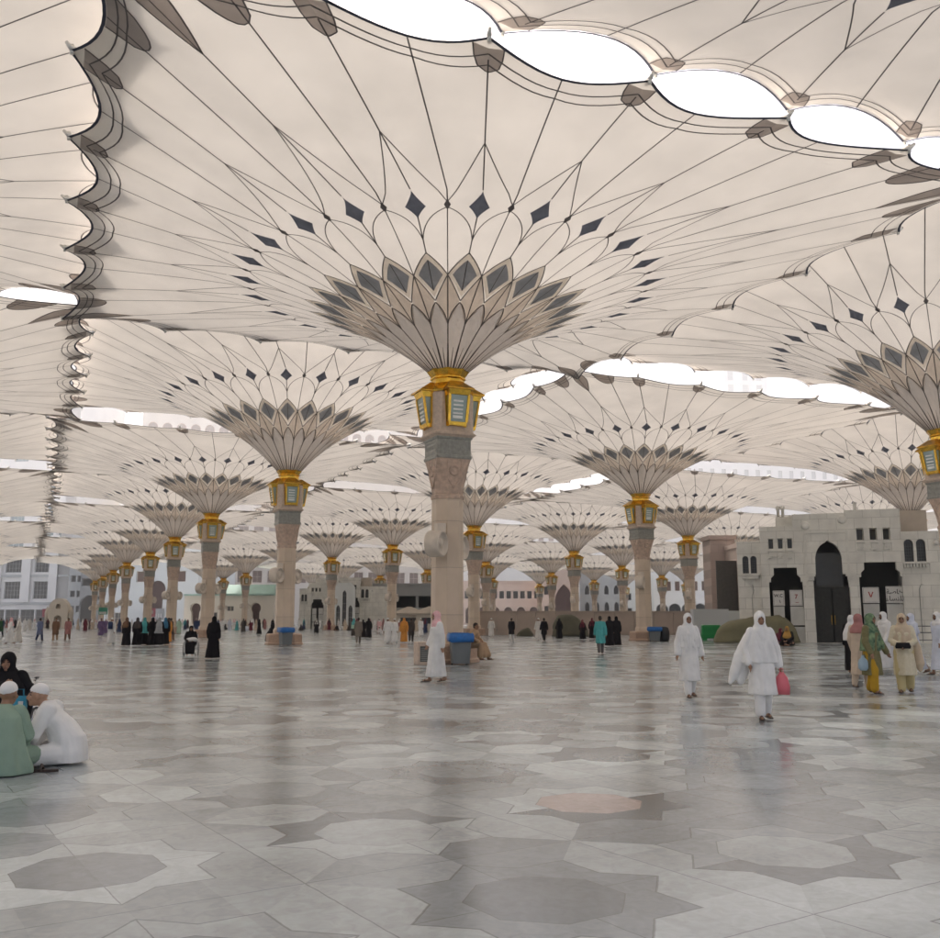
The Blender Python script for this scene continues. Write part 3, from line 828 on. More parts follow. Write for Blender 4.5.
# white screen portal at the middle of the far gate
sp = empty('screen_portal')
x0, zt = W(335, 583, 170); x1, _z = W(356, 583, 170)
w = x1-x0
hs = [arch_pts(-w*.40+k*w*.29, -w*.40+k*w*.29+w*.2, .3, (4.6 if k != 1 else 7.2)-1.2, 'point') for k in range(3)]
facade('wall', [(-w/2, 0), (w/2, 0), (w/2, zt-.8), (w*.3, zt), (-w*.3, zt), (-w/2, zt-.8)], hs, .4, M_bluewhite, sp)
for k in range(3): window(sp, -w*.30+k*w*.29, .3, w*.2, (4.6 if k != 1 else 7.2), .2, 'point', M_greyblue, M_darkglass, bars=(1, 4))
sp.location = ((x0+x1)/2, 169.2, 0)
tag(sp, 'bluish white portal with three narrow pointed windows in the distance', 'building')

# ---- generic far building
def block(name, label, px0, px1, Y0, Y1, ztop, m, rows, cat='building', depth=30, thick=.8, parapet=True, z0=0):
    """box between two picture columns on a wall running from distance Y0 to Y1;
    rows: (z, w, h, kind, list of fractions, frame, glass, bars)"""
    root = empty(name)
    a = Vector((ground_pt(px0, Y0), Y0, 0)); b = Vector((ground_pt(px1, Y1), Y1, 0))
    L = (b-a).length; rz = math.atan2(b.y-a.y, b.x-a.x)
    root.location = a; root.rotation_euler = (0, 0, rz)
    holes = []; wl = []
    for z, w, h, kind, fr, fm, gm, bars in rows:
        for f in fr:
            x = f*L
            if kind == 'flat': holes.append(arch_pts(x-w/2, x+w/2, z, z+h, 'flat'))
            elif kind == 'point': holes.append(arch_pts(x-w/2, x+w/2, z, z+h-w, 'point'))
            elif kind == 'horse': holes.append(arch_pts(x-w/2, x+w/2, z, z+h-w/2, 'horse'))
            else: holes.append(arch_pts(x-w/2, x+w/2, z, z+h-w/2, 'round'))
            wl.append((x, z, w, h, kind, fm, gm, bars))
    facade('wall', [(0, z0), (L, z0), (L, ztop), (0, ztop)], holes, thick, m, root)
    bd = MB(); bd.box(0, L, thick+.02, depth, z0, ztop-.4)
    if parapet: bd.box(-.3, L+.3, -.25, thick+.3, ztop+.003, ztop+.7)
    bd.build('body', m, root)
    for x, z, w, h, kind, fm, gm, bars in wl: window(root, x, z, w, h, thick*.6, kind, fm, gm, bars=bars)
    return tag(root, label, cat), L
def fr(n, a=.04, b=.96): return [a+(b-a)*(i+.5)/n for i in range(n)]
# ---- the far side of the plaza, left to right
# tall white tower: bays of teal windows between white fins, blue-grey bands
B1 = [.12, .37, .62, .87]
tw, L1 = block('hotel_tower', 'tall white hotel tower with teal window bays at the far left', -60, 71, 330, 322, 92, M_white,
    [(z, 5.4, 6.4, 'flat', [.36, .58, .80, .955] if True else B1, M_greyblue, M_bluegl, (3, 4)) for z in (34, 45, 56, 67, 78)] +
    [(z, 6.0, 6.0, 'flat', [.36, .58, .80, .955], M_greyblue, M_darkglass, (4, 3)) for z in (8.5, 17.5)] +
    [(25.5, 6.2, 5.6, 'flat', [.36, .58, .80, .955], M_white, M_bluegl, (2, 3))] +
    [(.4, 5.2, 4.6, 'flat', fr(7, .2, .99), M_grey, M_darkglass, (2, 1))])
bn = MB()
for z in (6.6, 15.9, 24.6): bn.box(0, L1, -.5, -.01, z, z+.8)
bn.build('band', M_greyblue, tw)
fi = None
for f in (.27, .47, .69, .89):
    m_ = MB(); m_.box(L1*f-1.5, L1*f+1.5, -.9, -.51, 7.5, 30); m_.build('fin', M_white, tw)
block('office_block', 'narrow light grey office block between the white tower and the parking decks', 71, 86.5, 318, 318, 34, M_greyblue,
    [(z, 1.6, 2.2, 'flat', [.3, .72], M_grey, M_darkglass, (0, 0)) for z in (4, 9, 14, 19)], depth=18)
pk, Lp = block('parking_structure', 'grey concrete parking structure with dark open decks in the distance', 83, 112, 312, 312, 24, M_grey,
    [(z, 6.2, 2.7, 'flat', [.36, .80], M_grey, M_black, (0, 0)) for z in (12.4, 16.8, 20.6)] + [(.6, 6.6, 9.0, 'round', [.36, .80], M_grey, M_black, (0, 0))], depth=20)
# bluish white hall with a huge dark arch
hall, Lh = block('mosque_hall', 'bluish white hall with a huge dark horseshoe arch left of centre', 105, 200, 296, 290, 24, M_bluewhite,
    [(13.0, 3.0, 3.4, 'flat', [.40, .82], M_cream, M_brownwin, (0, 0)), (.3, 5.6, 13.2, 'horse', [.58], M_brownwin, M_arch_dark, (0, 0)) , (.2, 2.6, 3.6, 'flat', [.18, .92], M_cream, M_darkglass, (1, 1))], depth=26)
gt = MB(); gt.box(Lh*.58-2.6, Lh*.58+2.6, -.35, -.05, 1.6, 5.0)
for i in range(6): gt.box(Lh*.58-2.3+i*.8, Lh*.58-1.9+i*.8, -.40, -.351, 2.2, 3.4, 1)
gt.build('gate_board', [M_grey, M_sign], hall)
# arcade with pale green roof
arc, La = block('arcade', 'low cream arcade with dark horseshoe arches under a pale green roof', 187, 276, 268, 262, 8.2, M_cream,
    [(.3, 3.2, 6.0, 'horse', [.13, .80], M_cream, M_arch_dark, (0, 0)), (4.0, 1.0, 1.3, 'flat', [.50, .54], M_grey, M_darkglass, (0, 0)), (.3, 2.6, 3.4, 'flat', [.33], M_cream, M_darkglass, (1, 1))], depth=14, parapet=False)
gr = MB(); gr.loft([[(La*.38, -1.2, 8.25), (La+.5, -1.2, 8.25), (La+.5, 13, 8.25), (La*.38, 13, 8.25)], [(La*.38, -1.2, 8.7), (La+.5, -1.2, 8.7), (La+.5, 13, 8.7), (La*.38, 13, 8.7)], [(La*.42, 1.5, 11.2), (La-.5, 1.5, 11.2), (La-.5, 12, 11.2), (La*.42, 12, 11.2)]])
gr.box(0, La*.375, -.4, .6, 8.205, 8.7)
gr.build('roof', M_greenroof, arc)
# long cream hotel: arched loggias at the top, brown windows between piers below
block('arched_hotel', 'long cream hotel with a row of arched loggias high above the umbrellas', 136, 440, 338, 372, 77.5, M_cream,
    [(68.6, 3.5, 4.6, 'round', fr(22, .01, .99), M_salmon, M_brownwin, (1, 1)), (46.4, 2.6, 4.6, 'flat', fr(22, .01, .99), M_pink, M_brownwin, (0, 1)),
     (31.5, 3.6, 4.4, 'flat', fr(20, .02, .98), M_pink, M_brownwin, (1, 1)), (15, 3.6, 4.6, 'flat', fr(20, .02, .98), M_cream, M_brownwin, (1, 1))], depth=30)
# flat roofed shelter beyond the gate
sh = empty('shelter', (ground_pt(372, 178), 178, 0))
Ls = ground_pt(440, 178)-ground_pt(372, 178)
s_ = MB(); s_.box(0, Ls, 0, 9, 6.0, 7.9); s_.box(-.2, Ls+.2, -.2, 9.2, 7.903, 8.3); s_.build('roof', M_grey, sh)
s_ = MB(); s_.box(0, Ls, 7, 8, 0, 5.99); s_.build('shade_backing', M_black, sh)  # black sheet, paints the dark space under the roof
for i in range(4):
    s_ = MB(); s_.box(Ls*i/3-.25, Ls*i/3+.25, .5, 1.0, 0, 5.99); s_.build('pillar', M_grey, sh)
s_ = MB(); s_.box(.3, Ls-.3, .2, .4, 2.6, 3.8); s_.build('fascia_board', M_panelwhite, sh)
tag(sh, 'long flat roofed grey shelter with a dark underside left of the nearest column', 'shelter')
for px, Yk, sz, lab in ((410, 150, 1.0, 'beige kiosk with a low pyramid roof left of the nearest column'), (431, 146, 1.05, 'beige pyramid roofed kiosk half hidden behind the nearest column')):
    k = empty('kiosk', (ground_pt(px, Yk), Yk, 0))
    m_ = MB(); m_.box(-2.0*sz, 2.0*sz, -2*sz, 2*sz, 0, 2.3); m_.build('wall', M_cream, k)
    m_ = MB(); m_.loft([[(-2.5*sz, -2.5*sz, 2.31), (2.5*sz, -2.5*sz, 2.31), (2.5*sz, 2.5*sz, 2.31), (-2.5*sz, 2.5*sz, 2.31)], [(-2.5*sz, -2.5*sz, 2.6), (2.5*sz, -2.5*sz, 2.6), (2.5*sz, 2.5*sz, 2.6), (-2.5*sz, 2.5*sz, 2.6)], [(-.3, -.3, 3.6), (.3, -.3, 3.6), (.3, .3, 3.6), (-.3, .3, 3.6)]])
    m_.build('roof', M_beigestone, k)
    m_ = MB(); m_.box(-1.2*sz, 1.2*sz, -2*sz-.04, -2*sz-.002, 1.0, 1.9); m_.build('hatch', M_darkglass, k)
    tag(k, lab, 'kiosk')
# pink two storey arcade, salmon portal, grey houses, white arcade
block('pink_arcade', 'pink two storey arcade building right of the nearest column', 462, 541, 300, 300, 13.0, M_pink,
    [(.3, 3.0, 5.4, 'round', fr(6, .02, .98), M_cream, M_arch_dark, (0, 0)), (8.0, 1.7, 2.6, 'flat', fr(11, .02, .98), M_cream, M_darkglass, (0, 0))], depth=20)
block('portal_building', 'salmon pink portal building with one large open arch', 541, 578, 294, 294, 19.5, M_pink,
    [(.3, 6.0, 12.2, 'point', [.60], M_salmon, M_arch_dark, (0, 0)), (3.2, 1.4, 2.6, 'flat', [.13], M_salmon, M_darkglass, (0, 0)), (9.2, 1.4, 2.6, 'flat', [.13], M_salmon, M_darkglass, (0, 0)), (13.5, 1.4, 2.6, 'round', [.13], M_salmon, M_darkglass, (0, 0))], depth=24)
block('grey_house', 'grey blue house with arched windows behind the low beige wall', 579, 622, 305, 302, 18.5, M_greyblue,
    [(9.5, 1.5, 3.0, 'point', fr(4, .05, .95), M_grey, M_darkglass, (0, 0)), (4.2, 1.5, 3.0, 'point', fr(4, .05, .95), M_grey, M_darkglass, (0, 0)), (.3, 4, 2.7, 'flat', [.4, .78], M_white, M_darkglass, (1, 0))], depth=18)
block('white_house', 'plain white house behind the umbrella column right of centre', 622, 652, 300, 298, 15.0, M_bluewhite,
    [(7.6, 1.3, 2.2, 'flat', fr(3), M_grey, M_darkglass, (0, 0)), (2.6, 1.6, 2.6, 'flat', fr(3), M_grey, M_darkglass, (0, 0))], depth=18)
block('white_arcade', 'white building with a row of arches above the low beige wall', 652, 745, 292, 286, 16.5, M_white,
    [(.3, 3.6, 6.2, 'round', fr(7, .02, .98), M_grey, M_darkglass, (1, 2)), (10.2, 1.6, 3.0, 'flat', fr(10, .02, .98), M_cream, M_brownwin, (0, 0))], depth=18)
# hotels behind, glimpsed through the gaps between canopies
block('back_hotel', 'pale hotel with square windows glimpsed between canopies in the middle', 440, 610, 415, 425, 56, M_white,
    [(z, 2.6, 3.4, 'flat', fr(16, .02, .98), M_cream, M_brownwin, (0, 0)) for z in (24, 36, 46)], depth=30)
block('stepped_hotel', 'white hotel with small paired windows glimpsed right of centre', 610, 850, 430, 450, 76, M_white,
    [(z, 2.2, 3.6, 'flat', fr(20, .02, .98), M_grey, M_greyblue, (0, 0)) for z in (30, 44, 57, 68)], depth=30)
block('slim_tower', 'slim pale tower block showing above a canopy at the right', 731, 775, 480, 482, 136, M_white,
    [(z, 3.2, 8, 'flat', [.16, .5, .82], M_white, M_greyblue, (0, 2)) for z in (104, 115, 125)], depth=24)
# low beige barrier wall and the grey hoarding beside the gate
lw = empty('barrier_wall', (ground_pt(477, 101), 101, 0))
Lw = ground_pt(697, 98)-ground_pt(477, 101)
n = 11
for i in range(n):
    p_ = MB(); p_.box(Lw*i/n+.015, Lw*(i+1)/n-.015, 0, .35, 0, 2.35); p_.build('wall_panel', M_lowwall, lw)
cp = MB(); cp.box(-.1, Lw+.1, -.08, .43, 2.353, 2.5); cp.build('coping', M_lowwall, lw)
tag(lw, 'low beige panelled wall closing the plaza right of centre', 'wall')
hd = empty('hoarding', (ground_pt(691, 82), 82, 0))
Lq = ground_pt(747, 82)-ground_pt(691, 82)
p_ = MB(); p_.box(0, Lq*.62, 0, 1.2, 0, 2.5); p_.build('white_panel', M_hoard, hd)
p_ = MB(); p_.box(Lq*.63, Lq, .25, 1.2, 0, 2.35); p_.build('grey_panel', M_greyblue, hd)
tag(hd, 'light grey hoarding behind the green plastic barrier', 'wall')
py_ = empty('pylon', (ground_pt(710, 92), 92, 0))
wq = ground_pt(735, 92)-ground_pt(710, 92)
p_ = MB(); p_.box(0, wq, 0, 3, 0, 9.3); p_.box(-.15, wq+.15, -.15, 3.1, 9.303, 9.7); p_.build('shaft', M_pinkpale, py_)
p_ = MB(); p_.box(wq*.30, wq*.62, -.05, -.003, 3.9, 4.7); p_.build('plaque', M_beigestone, py_)
tag(py_, 'tall pale pink pylon left of the stone gate', 'pillar')
p2_ = empty('side_building', (ground_pt(742, 86), 86, 0))
p_ = MB(); p_.box(0, 5, 0, 8, 0, 8.2); p_.box(-.1, 5.1, -.1, 8, 8.203, 8.6); p_.build('wall', M_pinkpale, p2_)
p_ = MB(); p_.box(-1.9, -.01, 2.0, 2.2, 0, 7.0); p_.build('recess_shade_panel', M_recess_shade, p2_)  # flat dark panel, its colour stands in for the shade of a recess
tag(p2_, 'pale pink side building with a tall dark recess panel beside the gate', 'building')
# small arched stone kiosk and boards among the crowd at the left
ak = empty('arched_kiosk', (ground_pt(62.5, 185), 185, 0))
m_ = facade('wall', [(-1.9, 0), (1.9, 0), (1.9, 3.4)]+[(1.9*math.cos(PI*i/12), 3.4+2.3*math.sin(PI*i/12)) for i in range(1, 12)]+[(-1.9, 3.4)],
    [arch_pts(-.75, .75, .05, 1.7, 'round'), arch_pts(-.45, .45, 3.7, 4.2, 'round')], 1.6, M_cream, ak)
p_ = MB(); p_.box(-1.2, 1.2, 1.0, 1.4, 0.02, 5.0); p_.build('interior', M_beigestone, ak)
for s in (-1, 1):
    p_ = MB(); p_.lathe([(.4, 0), (.4, 2.6), (.5, 2.7), (.25, 3.6), (0, 4.2)], 12, 0, True, Matrix.Translation((s*2.35, .6, 0))); p_.build('turret', M_cream, ak)
tag(ak, 'small cream stone kiosk with a rounded top among the crowd at the left', 'kiosk')
def board(px, py, w, h, Y, m, label, body):
    x, z = W(px, py, Y)
    o = empty('sign', (x, Y, 0))
    p_ = MB(); p_.box(-w/2, w/2, 0, .15, z-h/2, z+h/2); p_.build('panel', m, o)
    p_ = MB(); p_.tube([(-w*.35, .22, 0), (-w*.35, .22, z+h/2)], .06, 6); p_.build('post', M_grey, o)
    p_ = MB(); p_.tube([(w*.35, .22, 0), (w*.35, .22, z+h/2)], .06, 6); p_.build('post', M_grey, o)
    p_ = MB()
    for a, b, c, d in body: p_.box(w*a, w*b, -.02, -.001, z+h*c, z+h*d)
    p_.build('lettering', M_sign, o)
    tag(o, label, 'sign')
board(48, 613, 2.4, 1.7, 200, M_signpink, 'pink sign board left of the small arched kiosk', [(-.3, .3, .12, .2), (-.2, .25, -.08, .0)])
board(150.5, 612.5, 1.9, 1.7, 190, M_signpink, 'pink sign board between two distant columns', [(-.3, -.05, -.15, .25), (.05, .3, -.15, .25)])
board(103, 611, 1.9, 1.5, 205, M_signgreen, 'green and white sign board in the crowd at the left', [(-.4, .4, -.42, -.1)])
# ------------------------------------------------------------------ added haze volume, veils and whitens the far plaza
hz = MB(); hz.box(-1200, 1200, -400, 1800, -1, 190)
haze = hz.build('haze', [])
hm = bpy.data.materials.new('veil_haze'); hm.use_nodes = True
hn = hm.node_tree.nodes; hn.remove(hn['Principled BSDF'])
pv = hn.new('ShaderNodeVolumePrincipled'); pv.inputs['Density'].default_value = .0017; pv.inputs['Color'].default_value = (.95, .95, .95, 1); pv.inputs['Anisotropy'].default_value = .3
hm.node_tree.links.new(pv.outputs[0], hn['Material Output'].inputs['Volume'])
haze.data.materials.append(hm); tag(haze, kind='stuff')
# ------------------------------------------------------------------ people
from mathutils import noise as mnoise
M_skin = mat('brown_skin', (.30, .165, .10), .55, vary=.06, scale=8)
M_skin2 = mat('tan_skin', (.42, .25, .165), .55, vary=.06, scale=8)
M_feature = mat('eyes_and_brows', (.03, .02, .018), .5)
M_lip = mat('lips', (.24, .10, .08), .5)
M_beard = mat('dark_beard', (.035, .028, .025), .8)
def cloth(name, col, vary=.06): return mat(name, col, .88, vary=vary, scale=5, bump=.12, bscale=45, spec=.15)
C_white = cloth('white_cotton', (.78, .78, .77)); C_offwhite = cloth('off_white_cotton', (.68, .66, .62)); C_bluewhite = cloth('bluish_white_cotton', (.66, .70, .80))
C_black = cloth('black_crepe', (.016, .015, .017), .15); C_green = cloth('sage_green_cotton', (.26, .36, .285)); C_beige = cloth('beige_wool', (.60, .49, .36))
C_sand = cloth('sand_cotton', (.58, .48, .38)); C_yellow = cloth('mustard_cotton', (.50, .30, .03)); C_straw = cloth('straw_cotton', (.60, .51, .27)); C_orange = cloth('orange_cotton', (.62, .27, .06))
C_teal = cloth('teal_cotton', (.10, .42, .43)); C_grey = cloth('grey_scarf', (.40, .41, .42)); C_maroon = cloth('maroon_cotton', (.16, .03, .05)); C_brown = cloth('brown_cotton', (.19, .11, .07))
C_navy = cloth('navy_cotton', (.04, .06, .13)); C_purple = cloth('violet_cotton', (.16, .11, .22)); C_tan = cloth('tan_kameez', (.44, .30, .19)); C_rose = cloth('dusty_rose_cotton', (.40, .19, .18)); C_mint = cloth('mint_cotton', (.42, .58, .46)); C_charcoal = cloth('charcoal_wool', (.07, .06, .055))
C_ghutra = mat('red_chequered_cloth', (.74, .33, .36), .88, vary=.0, scale=55, vcol=(.80, .62, .62), spec=.15, detail=1)
C_leaf = mat('green_leaf_print', (.035, .085, .06), .85, vary=.0, scale=11, vcol=(.26, .36, .20), spec=.15, detail=2)
C_olive = mat('olive_kameez_print', (.15, .14, .065), .85, vary=.0, scale=16, vcol=(.21, .19, .10), spec=.15)
C_cream = mat('cream_print', (.62, .56, .40), .85, vary=.0, scale=20, vcol=(.70, .64, .50), spec=.15)
M_leather = mat('dark_leather', (.05, .032, .025), .55, vary=.2)

def voxel(mb, size, smooth=2):
    """fuse overlapping closed pieces into one continuous surface"""
    me = mb.mesh('tmp', [])
    bm = bmesh.new(); bm.from_mesh(me); bmesh.ops.recalc_face_normals(bm, faces=bm.faces); bm.to_mesh(me); bm.free()
    o = bpy.data.objects.new('tmp', me); COL.objects.link(o)
    m = o.modifiers.new('r', 'REMESH'); m.mode = 'VOXEL'; m.voxel_size = size
    dg = bpy.context.evaluated_depsgraph_get(); dg.update()
    r = bpy.data.meshes.new_from_object(o.evaluated_get(dg))
    bpy.data.objects.remove(o); bpy.data.meshes.remove(me)
    bm = bmesh.new(); bm.from_mesh(r)
    for _ in range(smooth): bmesh.ops.smooth_vert(bm, verts=bm.verts, factor=.5, use_axis_x=True, use_axis_y=True, use_axis_z=True)
    return bm
def finish(bm, name, mats, parent=None, matfn=None):
    for f in bm.faces:
        f.smooth = True
        if matfn: f.material_index = matfn(f.calc_center_median(), f.normal)
    me = bpy.data.meshes.new(name); bm.to_mesh(me); bm.free()
    for m in mats: me.materials.append(m)
    return link(name, me, parent)
def folds(bm, amp, top, bot, freq=9, seed=0., ctr=(0, 0)):
    """vertical cloth folds, deeper towards the hem"""
    for v in bm.verts:
        t = max(0, min(1, (top-v.co.z)/(top-bot)))
        x, y = v.co.x-ctr[0], v.co.y-ctr[1]
        a = math.atan2(y, x); r = math.hypot(x, y)+1e-5
        n = mnoise.noise(Vector((x*3, y*3, v.co.z*1.6+seed)))
        d = amp*(.25+t)*(math.sin(a*freq+n*4+seed)*.6+math.sin(a*freq*.53+n*5+seed*2+v.co.z*2)*.55)
        d += .006*mnoise.noise(v.co*11+Vector((seed, 0, 0)))
        v.co.x += x/r*d; v.co.y += y/r*d

def skeleton(pose, st=.55, lean=0.):
    J = {}
    if pose in ('walk', 'stand'):
        s = st if pose == 'walk' else .06
        J['pel'] = Vector((0, 0, .93-.04*s)); J['waist'] = Vector((0, -.01-lean*.3, 1.10)); J['chest'] = Vector((0, -.01-lean*.7, 1.30)); J['neck'] = Vector((0, .01-lean, 1.47)); J['head'] = Vector((0, -.015-lean*1.25, 1.60))
        for k, q in ((-1, 1), (1, -1)):
            J['hip', k] = Vector((k*.09, 0, .90-.04*s)); J['knee', k] = Vector((k*.095, -.05-q*s*.20 if q > 0 else .0+s*.12, .50)); J['ank', k] = Vector((k*.085, -q*s*.5+.02, .085 if q > 0 else .09+.07*s)); J['toe', k] = J['ank', k]+Vector((k*.02, -.15, -.05 if q > 0 else -.055-.03*s))
            J['sho', k] = Vector((k*.175, .01-lean*.9, 1.41)); sw = q*s*.28
            J['elb', k] = J['sho', k]+Vector((k*.055, .02+sw*.5, -.28)); J['wri', k] = J['elb', k]+Vector((k*.01, -.06+sw*.7, -.24))
    elif pose == 'floor':
        J['pel'] = Vector((0, .06, .13)); J['waist'] = Vector((0, .06-lean*.25, .30)); J['chest'] = Vector((0, .02-lean*.75, .47)); J['neck'] = Vector((0, -.01-lean*1.15, .64)); J['head'] = Vector((0, -.05-lean*1.45, .76))
        for k in (-1, 1):
            J['hip', k] = Vector((k*.10, .03, .13)); J['knee', k] = Vector((k*.33, -.30, .15)); J['ank', k] = Vector((-k*.06, -.36+k*.03, .07)); J['toe', k] = J['ank', k]+Vector((-k*.14, -.03, -.02))
            J['sho', k] = Vector((k*.175, .0-lean*1.0, .585)); J['elb', k] = Vector((k*.25, -.12-lean*.6, .36)); J['wri', k] = Vector((k*.09, -.34-lean*.25, .25))
    else:                                               # 'bench'
        J['pel'] = Vector((0, .06, .56)); J['waist'] = Vector((0, .04-lean*.25, .74)); J['chest'] = Vector((0, .0-lean*.75, .92)); J['neck'] = Vector((0, -.0-lean*1.15, 1.09)); J['head'] = Vector((0, -.03-lean*1.4, 1.22))
        for k in (-1, 1):
            J['hip', k] = Vector((k*.10, .02, .54)); J['knee', k] = Vector((k*.12, -.42, .55)); J['ank', k] = Vector((k*.11, -.46-.05*k, .09)); J['toe', k] = J['ank', k]+Vector((k*.02, -.15, -.05))
            J['sho', k] = Vector((k*.175, .0-lean*.95, 1.03)); J['elb', k] = Vector((k*.24, -.08-lean*.7, .78)); J['wri', k] = Vector((k*.12, -.30-lean*.3, .68))
    return J

def add_hand(mb, J, k, fine):
    w = J['wri', k]; d = (w-J['elb', k]).normalized()
    side = Vector((0, -1, 0)) if abs(d.z) > .5 else Vector((0, 0, 1))
    pn = Vector((k, 0, 0))
    side = (side-d*side.dot(d)).normalized(); pn = d.cross(side)
    p1 = w+d*.085
    mb.cap_tube([w-d*.02, w+d*.03, p1], [.026, .036, .034], 8)
    if not fine:
        mb.cap_tube([p1, p1+d*.05, p1+d*.085-pn*k*.01], [.032, .026, .016], 7); mb.cap_tube([w+d*.03+side*.03, w+d*.075+side*.058], [.016, .012], 6); return
    for i, ln in enumerate((.072, .082, .076, .058)):    # four unequal fingers, slightly curled
        b = p1+side*(.030-.020*i); c1 = b+d*ln*.5; c2 = c1+(d*.82-pn*k*.5).normalized()*ln*.5
        mb.cap_tube([b-d*.02, c1, c2], [.0105, .0098, .0085], 7)
    b = w+d*.03+side*.032
    mb.cap_tube([w+d*.02+side*.01, b+d*.02+side*.012, b+d*.058+side*.022], [.016, .0125, .0095], 7)

def make_body(J, skin, vox, face=True, fine=False, beard=False, belly=0.):
    mb = MB()
    def seg(a, b, ra, rb): mb.cap_tube([J[a] if not isinstance(a, Vector) else a, J[b] if not isinstance(b, Vector) else b], [ra, rb], 10)
    # trunk: ellipse rings along the spine
    sp = [('pel', .165, .115), ('waist', .145, .105+belly), ('chest', .172, .118), ('neck', .075, .068)]
    rings = []; pts = [J['pel']-Vector((0, 0, .08))]+[J[n] for n, _, _ in sp]
    for p, (rx, ry) in zip(pts, [(.12, .10)]+[(a, b) for _, a, b in sp]):
        rings.append([p+Vector((rx*math.cos(2*PI*i/14), ry*math.sin(2*PI*i/14), 0)) for i in range(14)])
    mb.loft(rings)
    mb.cap_tube([J['sho', -1], J['chest']*.35+J['neck']*.65+Vector((0, -.01, -.02)), J['sho', 1]], [.045, .068, .045], 10)
    mb.cap_tube([J['neck']-Vector((0, 0, .06)), J['head']-Vector((0, -.01, .03))], [.058, .052], 10)
    for k in (-1, 1):
        mb.cap_tube([J['hip', k], J['knee', k]], [.088, .058], 10)
        c = J['knee', k]+(J['ank', k]-J['knee', k])*.35
        mb.cap_tube([J['knee', k], c, J['ank', k]], [.055, .054, .036], 10)
        mb.cap_tube([J['ank', k]+Vector((0, .035, -.035)), J['ank', k]+(J['toe', k]-J['ank', k])*.6+Vector((0, 0, -.012)), J['toe', k]], [.034, .036, .024], 8)
        mb.cap_tube([J['sho', k]+Vector((-k*.012, 0, -.012)), J['elb', k]], [.046, .037], 10)
        mb.cap_tube([J['elb', k], J['elb', k]+(J['wri', k]-J['elb', k])*.3, J['wri', k]], [.038, .040, .027], 10)
        add_hand(mb, J, k, fine)
    h = J['head']
    mb.ball(h+Vector((0, .012, .022)), (.076, .094, .098)); mb.ball(h+Vector((0, -.028, -.045)), (.056, .064, .068))
    mb.ball(h+Vector((0, -.072, -.093)), (.024, .018, .018)); mb.ball(h+Vector((0, -.072, .028)), (.055, .016, .012))
    mb.cap_tube([h+Vector((0, -.088, .018)), h+Vector((0, -.112, -.028)), h+Vector((0, -.098, -.038))], [.010, .015, .013], 8)
    mb.ball(h+Vector((0, -.088, -.066)), (.024, .012, .010))
    for k in (-1, 1):
        mb.ball(h+Vector((k*.079, .012, -.008)), (.012, .020, .034)); mb.ball(h+Vector((k*.042, -.066, -.028)), (.024, .018, .022))
    bm = voxel(mb, vox, 2 if vox < .012 else 1)
    def mf(c, n):
        if not face: return 0
        q = c-h
        if q.y > -.05: 
            return 3 if beard and q.z < -.02 and q.z > -.13 and q.y < .0 and abs(q.x) < .075 else 0
        for k in (-1, 1):
            if ((q.x-k*.032)/.017)**2+((q.z-.008)/.008)**2 < 1: return 1
            if ((q.x-k*.034)/.026)**2+((q.z-.034)/.006)**2 < 1: return 1
        if (q.x/.026)**2+((q.z+.067)/.009)**2 < 1: return 2
        if beard and q.z < -.045 and q.z > -.13: return 3
        return 0
    return finish(bm, 'person', [skin, M_feature, M_lip, M_beard], None, mf)

def g_robe(J, root, m, vox, hem=.1, flare=.245, sleeve=.064, st=.5, name='robe', amp=.011, seed=1., long_arm=1.0, belly=0.):
    mb = MB(); nk = J['neck']; ch = J['chest']; wa = J['waist']
    lv = [(nk+Vector((0, 0, .03)), .065, .065), (nk+Vector((0, .0, -.02)), .125, .085), (nk+Vector((0, 0, -.075)), .195, .105), (ch, .208, .138), (wa, .195, .142+belly), (J['pel'], .208, .158+belly*.6)]
    zz = J['pel'].z
    k0, k1 = J['ank', -1], J['ank', 1]
    for t in (.35, .7, 1.0):
        z = zz-.02+(hem-zz)*t; ry = .155+(abs(k0.y-k1.y)*.40)*t; cy = (k0.y+k1.y)/2*t-.02
        lv.append((Vector((0, cy, z)), .212+(flare-.212)*t, ry+(flare-.245)*t))
    n = 24
    mb.loft([[p+Vector((rx*math.cos(2*PI*i/n), ry*math.sin(2*PI*i/n), 0)) for i in range(n)] for p, rx, ry in lv])
    if sleeve:
        for k in (-1, 1):
            w = J['elb', k]+(J['wri', k]-J['elb', k])*long_arm
            mb.cap_tube([J['sho', k]+Vector((-k*.012, 0, -.008)), J['elb', k], w], [.082, sleeve+.008, sleeve], 12)
    bm = voxel(mb, vox, 2); folds(bm, amp, J['pel'].z+.25, hem, 10, seed)
    return finish(bm, name, [m], root)
def g_trousers(J, root, m, vox, cuff=.12, r=.095, name='trousers', seed=3.):
    mb = MB()
    mb.ball(J['pel'], (.18, .14, .14), 14, 9)
    for k in (-1, 1):
        d = (J['knee', k]-J['ank', k]).normalized(); e = J['ank', k]+d*(cuff-.08)
        mb.cap_tube([J['hip', k], J['knee', k], e], [r+.02, r, r*.82], 12)
    bm = voxel(mb, vox, 2); folds(bm, .006, 1., .1, 6, seed)
    return finish(bm, name, [m], root)
